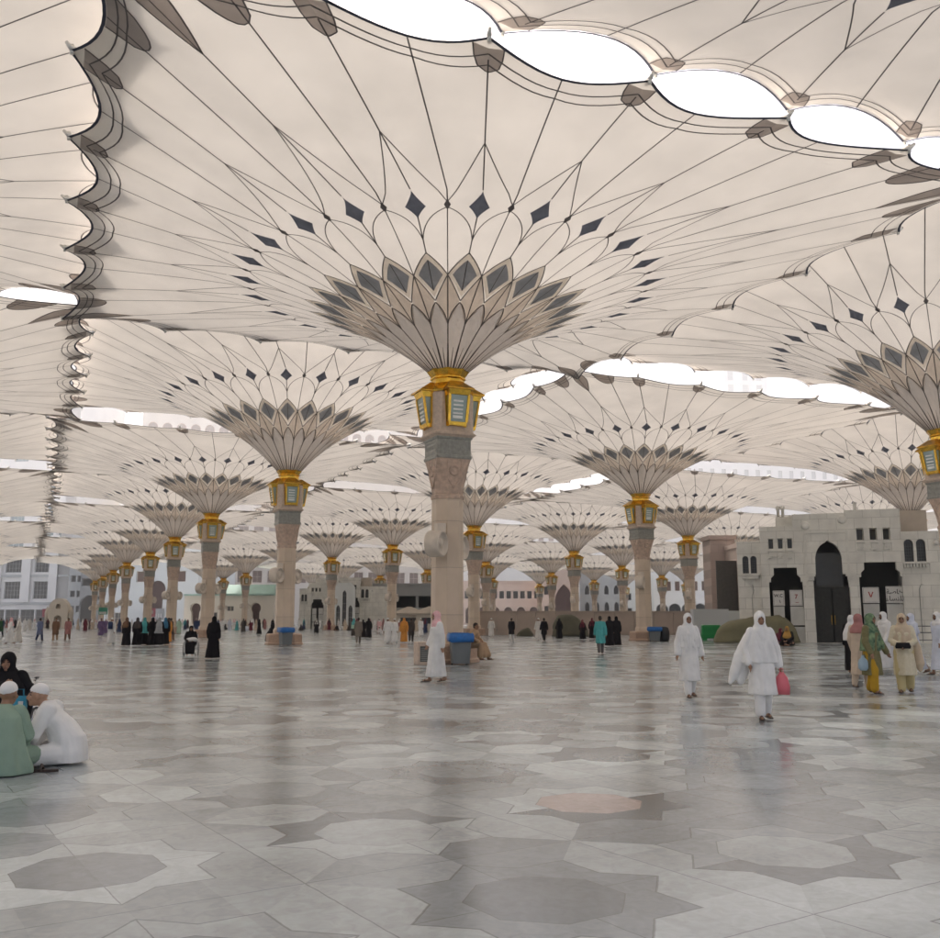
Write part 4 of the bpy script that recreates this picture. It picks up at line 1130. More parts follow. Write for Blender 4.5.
def g_hood(J, root, m, vox, drape=1.25, rx=.215, ry=.15, open_=(.064, .088), name='headscarf', seed=2., back=.0, full=False, zc=-.008):
    mb = MB(); h = J['head']; nk = J['neck']
    mb.ball(h+Vector((0, .016, .024)), (.099, .119, .124), 18, 12)
    n = 20
    dz = nk.z-drape
    lv = [(h+Vector((0, .012, .02)), .094, .110), (h+Vector((0, .012, -.07)), .098, .108), (nk+Vector((0, .005, .01)), .125, .118), (nk+Vector((0, 0, -.05)), .19, .130), (nk+Vector((0, .01+back*.4, -.05-(dz-.05)*.5)), rx*.98, ry), (nk+Vector((0, .01+back, -dz)), rx, ry*1.04)]
    mb.loft([[p+Vector((a*math.cos(2*PI*i/n), b*math.sin(2*PI*i/n), 0)) for i in range(n)] for p, a, b in lv])
    bm = voxel(mb, vox, 2); folds(bm, .008, nk.z, drape, 8, seed)
    if not full:
        kill = []
        for f in bm.faces:
            q = f.calc_center_median()-h
            if q.y < -.02 and (q.x/open_[0])**2+((q.z-zc)/open_[1])**2 < 1: kill.append(f)
        bmesh.ops.delete(bm, geom=kill, context='FACES')
    return finish(bm, name, [m], root)
def g_cape(J, root, m, vox, bottom=.95, rx=.30, ry=.20, name='cape', seed=5., extra=None, amp=.016, dx=0.):
    mb = MB(); nk = J['neck']; n = 24
    lv = [(nk+Vector((0, 0, .02)), .085, .09), (nk+Vector((0, 0, -.05)), .165, .12), (nk+Vector((0, 0, -.14)), .222, .145), (nk+Vector((dx*.5, .01, -.14-(nk.z-.14-bottom)*.5)), (rx+.24)/2, (ry+.15)/2), (Vector((dx, nk.y+.02, bottom)), rx, ry)]
    mb.loft([[p+Vector((a*math.cos(2*PI*i/n), b*math.sin(2*PI*i/n), 0)) for i in range(n)] for p, a, b in lv])
    for pts, rad in (extra or []): mb.cap_tube(pts, rad, 10)
    bm = voxel(mb, vox, 2); folds(bm, amp, nk.z, bottom, 9, seed)
    return finish(bm, name, [m], root)
def g_cap(J, root, m, vox, hair=False, name='cap'):
    mb = MB(); h = J['head']
    if hair:
        mb.ball(h+Vector((0, .022, .036)), (.083, .100, .098), 16, 10); mb.ball(h+Vector((0, .055, -.02)), (.072, .062, .075), 14, 9)
    else:
        mb.ball(h+Vector((0, .014, .045)), (.083, .101, .088), 18, 10)
    bm = voxel(mb, vox, 1)
    kill = []
    for f in bm.faces:
        q = f.calc_center_median()-h
        lim = .034-.25*q.y if not hair else (.06 if q.y < -.03 else -.075)
        if q.z < min(.06, lim) - (0 if hair else .0): kill.append(f)
    bmesh.ops.delete(bm, geom=kill, context='FACES')
    return finish(bm, 'hair' if hair else name, [m], root)
def g_seated(J, root, m, vox, pose, name='robe', seed=4., belly=.03):
    """robe of somebody sitting: trunk, lap and sleeves fused"""
    mb = MB(); nk = J['neck']; n = 20
    lv = [(nk+Vector((0, 0, .03)), .065, .065), (nk+Vector((0, 0, -.02)), .125, .09), (nk+Vector((0, .01, -.045)), .175, .115), (nk+Vector((0, .012, -.09)), .212, .142), (J['chest'], .218, .165), (J['waist'], .215, .165+belly), (J['pel'], .235, .19), (J['pel']+Vector((0, 0, -.10)), .25, .19)]
    mb.loft([[p+Vector((a*math.cos(2*PI*i/n), b*math.sin(2*PI*i/n), 0)) for i in range(n)] for p, a, b in lv])
    for k in (-1, 1):
        mb.cap_tube([J['sho', k]+Vector((-k*.01, 0, -.005)), J['elb', k], J['elb', k]+(J['wri', k]-J['elb', k])*.95], [.09, .08, .07], 12)
        if pose == 'floor':
            mb.cap_tube([J['hip', k], J['knee', k]+Vector((0, 0, -.03)), J['knee', k]*.45+J['ank', k]*.55+Vector((0, 0, .01))], [.125, .095, .085], 12)
        else:
            mb.cap_tube([J['hip', k], J['knee', k]], [.125, .105], 12); mb.cap_tube([J['knee', k], J['ank', k]+Vector((0, 0, .10))], [.105, .12], 12)
    if pose == 'floor': mb.ball(Vector((0, -.14, .09)), (.27, .24, .075), 16, 8)
    else: mb.cap_tube([J['knee', -1]*.5+J['knee', 1]*.5, J['ank', -1]*.5+J['ank', 1]*.5+Vector((0, 0, .12))], [.10, .12], 10)
    bm = voxel(mb, vox, 2); folds(bm, .010, nk.z, 0, 8, seed)
    for v in bm.verts: v.co.z = max(v.co.z, .012)
    return finish(bm, name, [m], root)
def sandals(J, root, m):
    for k in (-1, 1):
        a, t = J['ank', k], J['toe', k]
        d = (t-a); d.z = 0; d.normalize(); s = Vector((-d.y, d.x, 0)); mid = (a+t)/2; z0 = min(a.z-.078, t.z-.022)
        mb = MB(); pts = []
        for (u, w) in ((-.105, .030), (-.06, .038), (.0, .036), (.06, .044), (.10, .040), (.125, .018)):
            pts.append((u, w))
        out_ = [mid+d*(u+.02)+s*w for u, w in pts]+[mid+d*(u+.02)-s*w for u, w in reversed(pts)]
        tilt = (a.z-.08-(t.z-.024))
        def zz(p): return max(.003, (t.z-.027)+(t-p).dot(d)/.15*max(0, tilt))
        mb.loft([[Vector((p.x, p.y, zz(p))) for p in out_], [Vector((p.x, p.y, zz(p)+.018)) for p in out_]])
        q = mid+d*.045
        mb.tube([q+s*.046+Vector((0, 0, zz(q)+.01-q.z)), q+d*.0+Vector((0, 0, zz(q)+.068-q.z)), q-s*.046+Vector((0, 0, zz(q)+.01-q.z))], .012, 6)
        mb.build('sandal', m, root)

PERSON_GROUP = 'people on the plaza'
def place(o, px, py_feet, rz, label, dist=None, x=None, s=1., group=None):
    """stand a figure on the ground: distance from the height of the feet below the horizon"""
    Y = dist if dist else CZ*F/(py_feet-619.7)
    o.location = (ground_pt(px, Y) if x is None else x, Y, 0); o.rotation_euler = (0, 0, R(rz)); o.scale = (s, s, s)
    tag(o, label, 'person', group)
    return o
# ---- the people one can make out
V1, V2 = .0085, .016
# woman in white walking towards us, right of centre
J = skeleton('walk', .30); J['elb', -1] = Vector((-.25, .0, 1.13)); J['wri', -1] = Vector((-.28, -.05, .90)); J['elb', 1] = Vector((.25, .03, 1.13)); J['wri', 1] = Vector((.29, .0, .89))
p = make_body(J, M_skin, .0105, fine=True)
g_robe(J, p, C_white, V2, .36, .235, .072, name='tunic', seed=1.3); g_trousers(J, p, C_white, V2, .10, .10); g_hood(J, p, C_white, .012, 1.16, .225, .16, (.058, .074), seed=2.2)
g_cape(J, p, C_white, V2, 1.02, .255, .185, 'shawl', 6.1); sandals(J, p, M_leather)
place(p, 685, 694.5, 4, 'woman all in white walking towards us with both arms hanging free').scale = (.93, .95, 1)
# woman in white with a wide cape and pink bag
J = skeleton('walk', .26); J['elb', -1] = Vector((-.27, .0, 1.14)); J['wri', -1] = Vector((-.24, -.08, .91)); J['elb', 1] = Vector((.26, .0, 1.13)); J['wri', 1] = Vector((.30, -.02, .87))
p = make_body(J, M_skin, .0105, fine=True)
g_robe(J, p, C_white, V2, .42, .25, .07, name='tunic', seed=2.3); g_trousers(J, p, C_white, V2, .10, .105, seed=5.); g_hood(J, p, C_white, .012, 1.18, .225, .16, (.052, .066), seed=3.2, zc=-.02)
g_cape(J, p, C_white, V2, .90, .33, .22, 'cape', 7.7, [([Vector((-.16, .10, 1.32)), Vector((-.34, .14, 1.0)), Vector((-.44, .16, .72)), Vector((-.52, .17, .58))], [.10, .11, .10, .04]), ([Vector((-.12, .12, 1.2)), Vector((-.26, .17, .85)), Vector((-.34, .18, .60))], [.10, .10, .07])], .018, -.02)
sandals(J, p, M_leather)
W2 = place(p, 756, 715.5, -2, 'woman in a wide flowing white cape holding a pink bag'); p.scale = (.93, .95, 1)
bagm = mat('pink_plastic', (.72, .16, .20), .4, vary=.08)
b = MB(); b.loft([[(-.03, -.11, 0), (.03, -.11, 0), (.03, .11, 0), (-.03, .11, 0)], [(-.045, -.12, .12), (.045, -.12, .12), (.045, .12, .12), (-.045, .12, .12)], [(-.03, -.09, .27), (.03, -.09, .27), (.03, .09, .27), (-.03, .09, .27)], [(-.012, -.03, .36), (.012, -.03, .36), (.012, .03, .36), (-.012, .03, .36)]], 0, True)
b.tube([(0, -.03, .35), (0, -.02, .42), (0, .02, .42), (0, .03, .35)], .006, 6)
bag = b.build('carrier_bag', bagm); bag.location = (W2.location.x+.31, W2.location.y-.03, .40); bag.rotation_euler = (0, R(-8), R(70)); tag(bag, 'pink plastic bag hanging from the hand of the woman in the white cape', 'bag')
# man in a red chequered headdress by the nearest column
J = skeleton('walk', .34); J['elb', -1] = Vector((-.22, -.02, 1.13)); J['wri', -1] = Vector((-.20, -.13, .92)); J['elb', 1] = Vector((.22, .05, 1.12)); J['wri', 1] = Vector((.22, .06, .88))
p = make_body(J, M_skin2, .0105, fine=True, beard=True)
g_robe(J, p, C_white, V2, .15, .225, .066, seed=4.4, st=.35); g_hood(J, p, C_ghutra, .012, 1.16, .20, .155, (.060, .085), 'headdress', 1.1, .035); sandals(J, p, M_leather)
place(p, 437, 680, -62, 'man in a white robe and red chequered headdress walking past the nearest column', s=1.05)
# men in white robes at the right edge
for px, py, rz, c, hd, st, lab, sc_ in ((879, 671, -72, C_white, C_white, .62, 'man in white striding left with a white headdress, behind the leaf print woman', 1.06),
                              (906, 672, -78, C_bluewhite, C_bluewhite, .72, 'man in bluish white robe and headdress, mostly hidden behind the beige shawl', 1.03),
                              (932, 673, -70, C_bluewhite, C_white, .45, 'man in white robe and headdress walking left at the right edge', 1.05)):
    J = skeleton('walk', st, .03); p = make_body(J, M_skin, .014, beard=True)
    g_robe(J, p, c, V2, .16, .225, .066, seed=px*.01, st=st); g_hood(J, p, hd, .014, 1.15, .195, .15, (.060, .085), 'headdress', px*.02, .05); sandals(J, p, M_leather)
    place(p, px, py, rz, lab, s=sc_)
# woman in sand robe seen from behind, leaf print woman, beige shawl woman
J = skeleton('walk', .3); J['elb', -1] = Vector((-.25, .04, 1.12)); J['wri', -1] = Vector((-.27, .0, .88))
p = make_body(J, M_skin, .014)
g_robe(J, p, C_sand, V2, .34, .225, .075, name='tunic', seed=8.); g_trousers(J, p, C_sand, V2, .08, .09); g_hood(J, p, C_rose, .015, 1.28, .21, .145, (.058, .078), seed=4.); sandals(J, p, M_leather)
place(p, 853, 686, 128, 'woman in a sand coloured tunic with dusty pink scarf, left of the leaf print woman', s=1.0)
J = skeleton('walk', .22, .02); J['elb', 1] = Vector((.27, -.06, 1.13)); J['wri', 1] = Vector((.36, -.14, .90)); J['elb', -1] = Vector((-.25, -.03, 1.12)); J['wri', -1] = Vector((-.24, -.13, .90))
p = make_body(J, M_skin, .012, fine=True)
g_robe(J, p, C_olive, V2, .42, .215, .07, name='tunic', seed=9.); g_trousers(J, p, C_yellow, V2, .10, .105); g_hood(J, p, C_leaf, .013, 1.20, .225, .155, (.056, .074), seed=5.)
g_cape(J, p, C_leaf, V2, .92, .27, .18, 'shawl', 8.4, [([Vector((.16, -.04, 1.3)), Vector((.26, -.08, 1.1)), Vector((.33, -.12, .96))], [.09, .085, .06])]); sandals(J, p, M_leather)
PL = place(p, 864, 691, 35, 'woman in a green leaf print shawl and mustard trousers')
b = MB(); b.loft([[(.11*math.cos(2*PI*i/14)*q, .07*math.sin(2*PI*i/14)*q, z) for i in range(14)] for q, z in ((.6, 0), (1, .05), (1.05, .15), (.85, .23), (.35, .28), (.25, .33))], 0, True)
bag = b.build('bag', cloth('pale_blue_bag', (.34, .46, .55))); bag.location = (PL.location.x-.24, PL.location.y-.12, .50); tag(bag, 'pale blue bag carried low by the woman in leaf print', 'bag')
J = skeleton('walk', .30); J['elb', -1] = Vector((-.24, -.03, 1.13)); J['wri', -1] = Vector((-.08, -.22, 1.03)); J['elb', 1] = Vector((.24, -.03, 1.13)); J['wri', 1] = Vector((.06, -.22, 1.02))
p = make_body(J, M_skin, .012, fine=True)
g_robe(J, p, C_cream, V2, .40, .235, .07, name='tunic', seed=11.); g_trousers(J, p, C_straw, V2, .09, .11); g_hood(J, p, C_beige, .013, 1.22, .225, .16, (.056, .072), seed=6.)
g_cape(J, p, C_beige, V2, 1.02, .28, .20, 'shawl', 9.9, [([Vector((.14, .10, 1.32)), Vector((.26, .10, .98)), Vector((.30, .10, .62)), Vector((.31, .10, .50))], [.10, .12, .11, .05])]); sandals(J, p, M_leather)
PB = place(p, 896, 690, -25, 'woman in a big beige shawl and straw trousers holding a black handbag')
b = MB(); b.loft([[(-.15, -.04, 0), (.15, -.04, 0), (.15, .04, 0), (-.15, .04, 0)], [(-.16, -.05, .05), (.16, -.05, .05), (.16, .05, .05), (-.16, .05, .05)], [(-.13, -.03, .13), (.13, -.03, .13), (.13, .03, .13), (-.13, .03, .13)]], 0, True)
hb = b.build('handbag', C_black); a_ = R(-25); hb.location = (PB.location.x+.30*math.sin(a_)*1.0, PB.location.y-.30*math.cos(a_), .97); hb.rotation_euler = (0, 0, a_); tag(hb, 'black handbag held at the waist by the woman in the beige shawl', 'bag')
J = skeleton('walk', .4); p = make_body(J, M_skin, .016)
g_robe(J, p, C_black, V2, .12, .24, .07, seed=12.); g_hood(J, p, C_white, .016, .98, .25, .17, seed=7., full=True)
place(p, 846, 672, 150, 'person in a white headscarf over a dark robe, leftmost by the bronze door')
# --- the seated group at the left edge
J = skeleton('floor', lean=.15); J['wri', 1] = Vector((.02, -.40, .16)); J['elb', 1] = Vector((.24, -.26, .34)); J['wri', -1] = Vector((-.06, -.40, .17)); J['elb', -1] = Vector((-.25, -.24, .33)); J['head'] += Vector((0, -.03, -.035))
p = make_body(J, M_skin2, V1, fine=True)
g_seated(J, p, C_white, .011, 'floor', seed=1.7); g_cap(J, p, C_white, .008)
place(p, 77, 757, -80, 'old man in white robe and white skullcap sitting on the floor', s=1.04)
J = skeleton('floor', lean=.10)
for k in (-1, 1): J['knee', k] = Vector((k*.20, -.40, .17)); J['ank', k] = Vector((-k*.05, -.34, .07)); J['elb', k] = Vector((k*.24, -.14, .36))
p = make_body(J, M_skin, V1, fine=True)
g_seated(J, p, C_green, .011, 'floor', seed=3.7, belly=.05); g_cap(J, p, C_white, .008)
b = MB(); n = 22
b.loft([[(a*math.cos(2*PI*i/n), cy+c*math.sin(2*PI*i/n), z) for i in range(n)] for a, c, cy, z in ((.37, .30, -.02, .012), (.36, .29, -.02, .10), (.315, .25, .02, .26), (.27, .21, .03, .42), (.245, .17, .02, .55), (.19, .125, .0, .62), (.09, .08, -.01, .67))])
bm = voxel(b, .012, 2); folds(bm, .012, .6, 0, 7, 2.2); finish(bm, 'mantle', [C_green], p)
place(p, 10, 767, 176, 'man in a sage green robe and white cap sitting with his back to us', s=1.06)
# woman in black in a wheelchair behind them
J = skeleton('bench', lean=.03); J['elb', 1] = Vector((.30, .0, .80)); J['wri', 1] = Vector((.24, -.16, .70)); J['elb', -1] = Vector((-.26, -.16, .80)); J['wri', -1] = Vector((.06, -.34, .93)); J['head'] += Vector((0, -.01, -.01))
p = make_body(J, M_skin, V1, fine=True)
g_seated(J, p, C_black, .012, 'bench', 'abaya', 5.1); g_hood(J, p, C_black, .010, .80, .235, .19, (.052, .070), seed=9.1, zc=-.02)
g_cape(J, p, C_black, .013, .70, .30, .20, 'mantle', 3.3)
WC = place(p, 19, 0, 8, 'woman in black abaya and headscarf sitting in a wheelchair at the left edge', dist=11.7, s=.90)
M_tyre = mat('grey_rubber', (.06, .06, .06), .8); M_chrome = mat('wheelchair_chrome', (.62, .63, .65), .25, metal=1); M_vinyl = mat('black_vinyl', (.03, .03, .035), .45)
def make_wheelchair():
    r = empty('wheelchair')
    f = MB()
    for s in (-1, 1):
        x = s*.26
        f.tube([(x, .25, .98), (x, .24, .50), (x, .22, .28), (x, -.32, .28), (x, -.46, .10)], .013, 8)
        f.tube([(x, .24, .50), (x, -.30, .48), (x, -.32, .28)], .013, 8); f.tube([(x, .24, .72), (x, -.14, .72), (x, -.17, .49)], .012, 8)
    f.tube([(-.26, .2, .30), (.26, -.25, .47)], .01, 6); f.tube([(.26, .2, .30), (-.26, -.25, .47)], .01, 6)
    f.build('frame', M_chrome, r)
    for s in (-1, 1):
        w = MB(); T = Matrix.Translation((s*.32, .18, .305)) @ Matrix.Rotation(PI/2, 4, 'Y')
        n = 28
        w.loft([[T @ Vector(((.292+.014*math.cos(a))*math.cos(2*PI*k/n), (.292+.014*math.cos(a))*math.sin(2*PI*k/n), .014*math.sin(a))) for k in range(n)] for a in [2*PI*i/8 for i in range(9)]], 0, True, False)
        wh = w.build('wheel', M_tyre, r)
        w = MB()
        for rr, q in ((.272, .006), (.255, .006)):
            w.loft([[T @ Vector(((rr+q*math.cos(a))*math.cos(2*PI*k/n), (rr+q*math.cos(a))*math.sin(2*PI*k/n), q*math.sin(a)+(s*.03 if rr < .26 else 0))) for k in range(n)] for a in [2*PI*i/6 for i in range(7)]], 0, True, False)
        w.lathe([(.03, -.03), (.03, .03)], 10, 0, True, T)
        for k in range(14): a = 2*PI*k/14; w.tube([T @ Vector((.02*math.cos(a), .02*math.sin(a), .015)), T @ Vector((.272*math.cos(a+.2), .272*math.sin(a+.2), 0))], .002, 4)
        w.build('rim', M_chrome, wh)
        c = MB(); T2 = Matrix.Translation((s*.24, -.34, .085)) @ Matrix.Rotation(PI/2, 4, 'Y'); c.lathe([(.05, -.014), (.08, -.012), (.08, .012), (.05, .014)], 16, 0, True, T2); c.tube([(s*.24, -.34, .085), (s*.26, -.31, .20), (s*.26, -.31, .28)], .01, 6); c.build('caster', M_tyre, r)
        a = MB(); a.box(s*.26-.025, s*.26+.025, -.14, .16, .735, .765); bevel(a.build('armrest', M_vinyl, r), .01)
        h = MB(); h.tube([(s*.26, .25, .95), (s*.26, .27, .985), (s*.26, .38, .985)], .017, 8); h.build('handle', M_vinyl, r)
        t = MB(); t.box(s*.14-.09, s*.14+.09, -.58, -.44, .09, .105); t.build('footrest', M_vinyl, r)
    b_ = MB(); b_.box(-.24, .24, -.26, .22, .44, .49); bevel(b_.build('seat', M_vinyl, r), .02)
    b_ = MB(); b_.box(-.25, .25, .225, .255, .50, .92); bevel(b_.build('backrest', M_vinyl, r), .01)
    return r
wc = make_wheelchair(); wc.location = WC.location; wc.scale = (.9, .9, .9); wc.rotation_euler = WC.rotation_euler
tag(wc, 'wheelchair under the woman in black at the left edge', 'wheelchair')
tb = MB(); tb.loft([[(-.10, -.035, 0), (.10, -.035, 0), (.10, .035, 0), (-.10, .035, 0)], [(-.11, -.05, .10), (.11, -.05, .10), (.11, .05, .10), (-.11, .05, .10)], [(-.10, -.02, .26), (.10, -.02, .26), (.10, .02, .26), (-.10, .02, .26)]])
tb.box(.0, .07, -.055, -.046, .08, .18, 1)
for y in (-.02, .02): tb.tube([(-.06, y, .25), (-.05, y, .36), (.05, y, .36), (.06, y, .25)], .006, 6)
t_ = tb.build('tote_bag', [mat('teal_nylon', (.02, .26, .40), .5, vary=.1), M_sign]); t_.scale = (.72, .72, .72); t_.location = (ground_pt(31, 11.0), 11.0, .56); t_.rotation_euler = (0, 0, R(6)); tag(t_, 'teal tote bag with white label hanging from the wheelchair', 'bag')
for dx, rz in ((-.02, 70), (.16, 95)):
    s_ = MB(); s_.loft([[(.045*math.cos(a)*(1.2 if math.cos(a) > 0 else 1), .13*math.sin(a), .003) for a in [2*PI*i/14 for i in range(14)]], [(.045*math.cos(a), .13*math.sin(a), .028) for a in [2*PI*i/14 for i in range(14)]]])
    s_.tube([(-.05, .04, .02), (0, .05, .075), (.05, .04, .02)], .014, 6)
    o = s_.build('sandal', M_leather); Y = 10.45; o.location = (ground_pt(47, Y)+dx, Y, 0); o.rotation_euler = (0, 0, R(rz)); tag(o, 'dark sandal lying on the floor beside the old man in white', 'sandal', 'sandals by the seated men')
# man sitting on the plinth behind the bin
J = skeleton('bench', lean=.10); J['ank', 1] = Vector((.10, -.62, .09)); J['toe', 1] = Vector((.12, -.77, .04)); J['knee', 1] = Vector((.13, -.43, .56))
p = make_body(J, M_skin, .013, fine=True)
g_seated(J, p, C_tan, .015, 'bench', 'kameez', 6.6); g_cap(J, p, M_beard, .011, True); sandals(J, p, M_leather)
place(p, 472, 0, 62, 'man in a tan kameez sitting on the plinth behind the bin', dist=35.3)
p.location.z = .14

# ---- everybody farther off: a few builds, copied and re-clothed
VF = .026
def far_build(kind):
    if kind == 'thobe':
        J = skeleton('walk', .42); p = make_body(J, M_skin, VF, face=False); g_robe(J, p, C_white, VF, .13, .225, .066, seed=1.); g_hood(J, p, C_white, .02, 1.2, .20, .15, (.07, .09), 'headdress', 2., .03)
    elif kind == 'abaya':
        J = skeleton('walk', .3); p = make_body(J, M_skin, VF, face=False); g_robe(J, p, C_black, VF, .06, .29, .085, name='abaya', seed=2., amp=.02); g_hood(J, p, C_black, .02, 1.05, .25, .17, (.055, .07), seed=3.)
    elif kind == 'shawl':
        J = skeleton('walk', .3); p = make_body(J, M_skin, VF, face=False); g_robe(J, p, C_black, VF, .08, .27, .08, name='robe', seed=4.); g_hood(J, p, C_teal, .02, 1.1, .24, .17, (.055, .07), seed=5.); g_cape(J, p, C_teal, VF, .75, .28, .19, 'shawl', 6.)
    elif kind == 'shirt':
        J = skeleton('walk', .5); p = make_body(J, M_skin, VF, face=False); g_robe(J, p, C_brown, VF, .50, .215, .068, name='tunic', seed=7.); g_trousers(J, p, C_brown, VF, .08, .09); g_cap(J, p, M_beard, .02, True)
    elif kind == 'ihram':
        J = skeleton('walk', .45); p = make_body(J, M_skin, VF, face=False); g_robe(J, p, C_white, VF, .2, .24, .07, name='tunic', seed=8.); g_trousers(J, p, C_white, VF, .08, .09); g_cap(J, p, C_white, .02)
    elif kind == 'sit':
        J = skeleton('floor', lean=.08); p = make_body(J, M_skin, VF, face=False); g_seated(J, p, C_white, VF, 'floor', seed=9.); g_cap(J, p, C_white, .02)
    elif kind == 'chairw':
        J = skeleton('bench', lean=.14); p = make_body(J, M_skin, VF, face=False); g_seated(J, p, C_black, VF, 'bench', 'abaya', 9.); g_hood(J, p, C_black, .02, .78, .26, .2, (.055, .07), seed=3.)
    elif kind == 'sitw':
        J = skeleton('floor', lean=.05); p = make_body(J, M_skin, VF, face=False); g_seated(J, p, C_black, VF, 'floor', 'abaya', 9.); g_hood(J, p, C_black, .02, .34, .26, .2, (.055, .07), seed=3.)
    return p
PROTO = {}
def far(kind, px, py, rz, label, mats=(), s=1., dist=None, group=None):
    if kind not in PROTO: PROTO[kind] = p = far_build(kind)
    else: p = copy_tree(PROTO[kind])
    for ch, m in zip(sorted(p.children, key=lambda c: c.name), mats):
        if m is None: continue
        ch.material_slots[0].link = 'OBJECT'; ch.material_slots[0].material = m
    return place(p, px, py, rz, label, dist, s=s, group=group or PERSON_GROUP)
# children sort by name: thobe headdress, robe | abaya abaya, headscarf | shawl headscarf, robe, shawl | shirt hair, trousers, tunic | ihram cap, trousers, tunic | sit cap, robe
def FI(*a, **k): PEOPLE.append((a, k))
PEOPLE = []
FI('shirt', 7, 636, 160, 'person in a dark green top and black trousers at the far left edge', (None, C_black, cloth('dark_green_cotton', (.03, .09, .04))))
FI('thobe', 17, 643.5, -60, 'man in white with a pink headdress, left of a walking pair', (C_ghutra, C_white))
FI('thobe', 25, 643, -70, 'man in white with a pale headdress beside the pink headdress', (C_white, C_offwhite))
FI('shirt', 46, 640.5, 170, 'man in grey blue walking away with a dark bag', (None, C_navy, cloth('slate_blue_cotton', (.16, .19, .30))))
FI('shirt', 61.5, 640.5, 10, 'person in brown before the small arched kiosk', (None, C_tan, C_brown))
FI('shirt', 73.5, 640, 5, 'person in dusty red just right of the small arched kiosk', (None, C_brown, C_rose))
FI('abaya', 90.5, 631, 60, 'small distant figure in maroon at the left', (C_maroon, C_maroon))
FI('ihram', 106, 637, 30, 'person in white with a violet shawl at the left', (C_purple, C_white, C_purple))
FI('ihram', 110.5, 634, 20, 'distant person in violet beside another at the left', (C_white, C_purple, C_purple))
W_bp = FI('ihram', 116.5, 645, 175, 'man in white walking away with a dark backpack', (C_white, C_white, C_white))
FI('shawl', 131.5, 645.5, 170, 'woman in black with a brown headscarf, leftmost of the group', (C_brown, C_black, C_black))
FI('abaya', 142, 645, 190, 'woman in black just left of the teal scarf', (C_black, C_charcoal))
FI('shawl', 149, 644.5, 185, 'woman with a long teal scarf in the group at the left', (C_teal, C_black, C_teal))
FI('abaya', 157, 645, 170, 'woman in black between the teal and the grey scarf', (C_black, C_black))
FI('shawl', 163.5, 645, 200, 'woman with a long grey scarf in the group at the left', (C_grey, C_black, C_grey))
FI('abaya', 169.5, 644, 195, 'woman in a blue scarf right of the grey scarf', (C_black, cloth('blue_scarf', (.06, .20, .34))))
FI('shawl', 172.5, 642, 180, 'person in orange at the right end of the group', (C_charcoal, C_orange, C_orange))
FI('shirt', 175, 640, 150, 'dark haired man behind the orange robe', (None, C_brown, C_charcoal))
FI('ihram', 183, 634, 60, 'distant person in mint green leaning forward', (C_mint, C_mint, C_mint))
FI('abaya', 217.5, 657.5, 178, 'woman in black with a grey collar scarf walking away', (C_black, C_black), s=1.0)
FI('chairw', 195.5, 0, 12, 'hunched woman in black sitting in the distant wheelchair', (C_black, C_black), s=.98, dist=43.2)
FI('ihram', 200, 634, 30, 'distant man in white with blue vest behind the wheelchair woman', (C_white, C_white, C_navy))
FI('abaya', 262, 634, 120, 'woman in black bending left of the umbrella column', (C_black, C_black), s=.95)
FI('abaya', 318.5, 633, 20, 'woman in black with a pale headscarf standing left of centre', (C_black, C_offwhite))
FI('abaya', 331, 630, 40, 'small figure in dark maroon near the far gate', (C_maroon, C_charcoal))
FI('shirt', 360, 643, 185, 'man in a grey brown kameez walking away', (None, cloth('grey_brown', (.23, .20, .17)), cloth('grey_brown', (.23, .20, .17))))
FI('shawl', 355.5, 636, 170, 'woman with a mint green scarf beside the grey brown kameez', (C_teal, C_charcoal, C_mint))
FI('abaya', 364.5, 637, 165, 'slim woman in black right of the grey brown kameez', (C_black, C_black), s=.93)
FI('abaya', 370, 637.5, 195, 'broad woman in black left of the men in white', (C_black, C_black))
FI('ihram', 389, 643.5, 195, 'man in white walking away, left one of a pair', (C_white, C_white, C_white), s=1.0)
FI('ihram', 395.5, 643.5, 165, 'man in white walking away, right one of a pair', (C_offwhite, C_white, C_white), s=.98)
FI('shawl', 405, 642, 180, 'woman in a long orange robe and orange scarf', (C_orange, C_orange, C_orange))
FI('shirt', 412, 641.5, 178, 'man in dark clothes beside the orange robe', (None, C_charcoal, C_charcoal))
FI('ihram', 421.5, 637, 160, 'man in white robe left of the red chequered headdress', (C_white, C_white, C_white))
FI('abaya', 426, 633, 150, 'dark figure close to the left side of the nearest column', (C_navy, C_maroon))
FI('ihram', 491, 637.5, 190, 'man in off white with a dark vest just right of the column', (C_white, C_offwhite, C_offwhite))
FI('ihram', 498, 633, 60, 'person with a green scarf leaning right of the column', (C_mint, C_white, C_mint), s=.9)
FI('shirt', 511, 640, 165, 'man in black top and white trousers walking away', (None, C_white, C_black))
FI('ihram', 537.5, 640, 200, 'man in off white beside a black suited one', (C_white, C_offwhite, C_offwhite))
FI('shirt', 543, 640.5, 190, 'man in black close beside the off white robe', (None, C_black, C_black))
FI('abaya', 558, 638.5, 210, 'woman in black before the olive tarpaulin', (C_black, C_black))
FI('abaya', 581, 639, 5, 'short figure in black standing alone before the low wall', (C_black, C_maroon), s=.92)
FI('abaya', 590.5, 638, 10, 'woman in black with red scarf left of the teal vest', (C_black, C_maroon))
FI('shirt', 598.5, 653, 175, 'man in a teal vest and white cap walking away', (None, cloth('grey_trousers', (.16, .15, .15)), C_teal), s=1.03)
FI('abaya', 607.5, 645.5, 200, 'woman in black, left one of two walking closely', (C_black, C_black), s=1.04)
FI('abaya', 614.5, 645, 160, 'woman in black with an arm out, right one of two', (C_black, C_black), s=1.04)
FI('abaya', 743, 640, 10, 'small woman in black standing before the big tarpaulin', (C_black, C_black), s=.93)
FI('sitw', 783.5, 645.5, -40, 'woman in mustard shawl sitting beside the big tarpaulin', (C_black, cloth('mustard_shawl', (.45, .26, .07))), s=1.35)
FI('sitw', 775, 645, 20, 'person in dark red sitting against the big tarpaulin', (C_maroon, C_maroon), s=1.2)
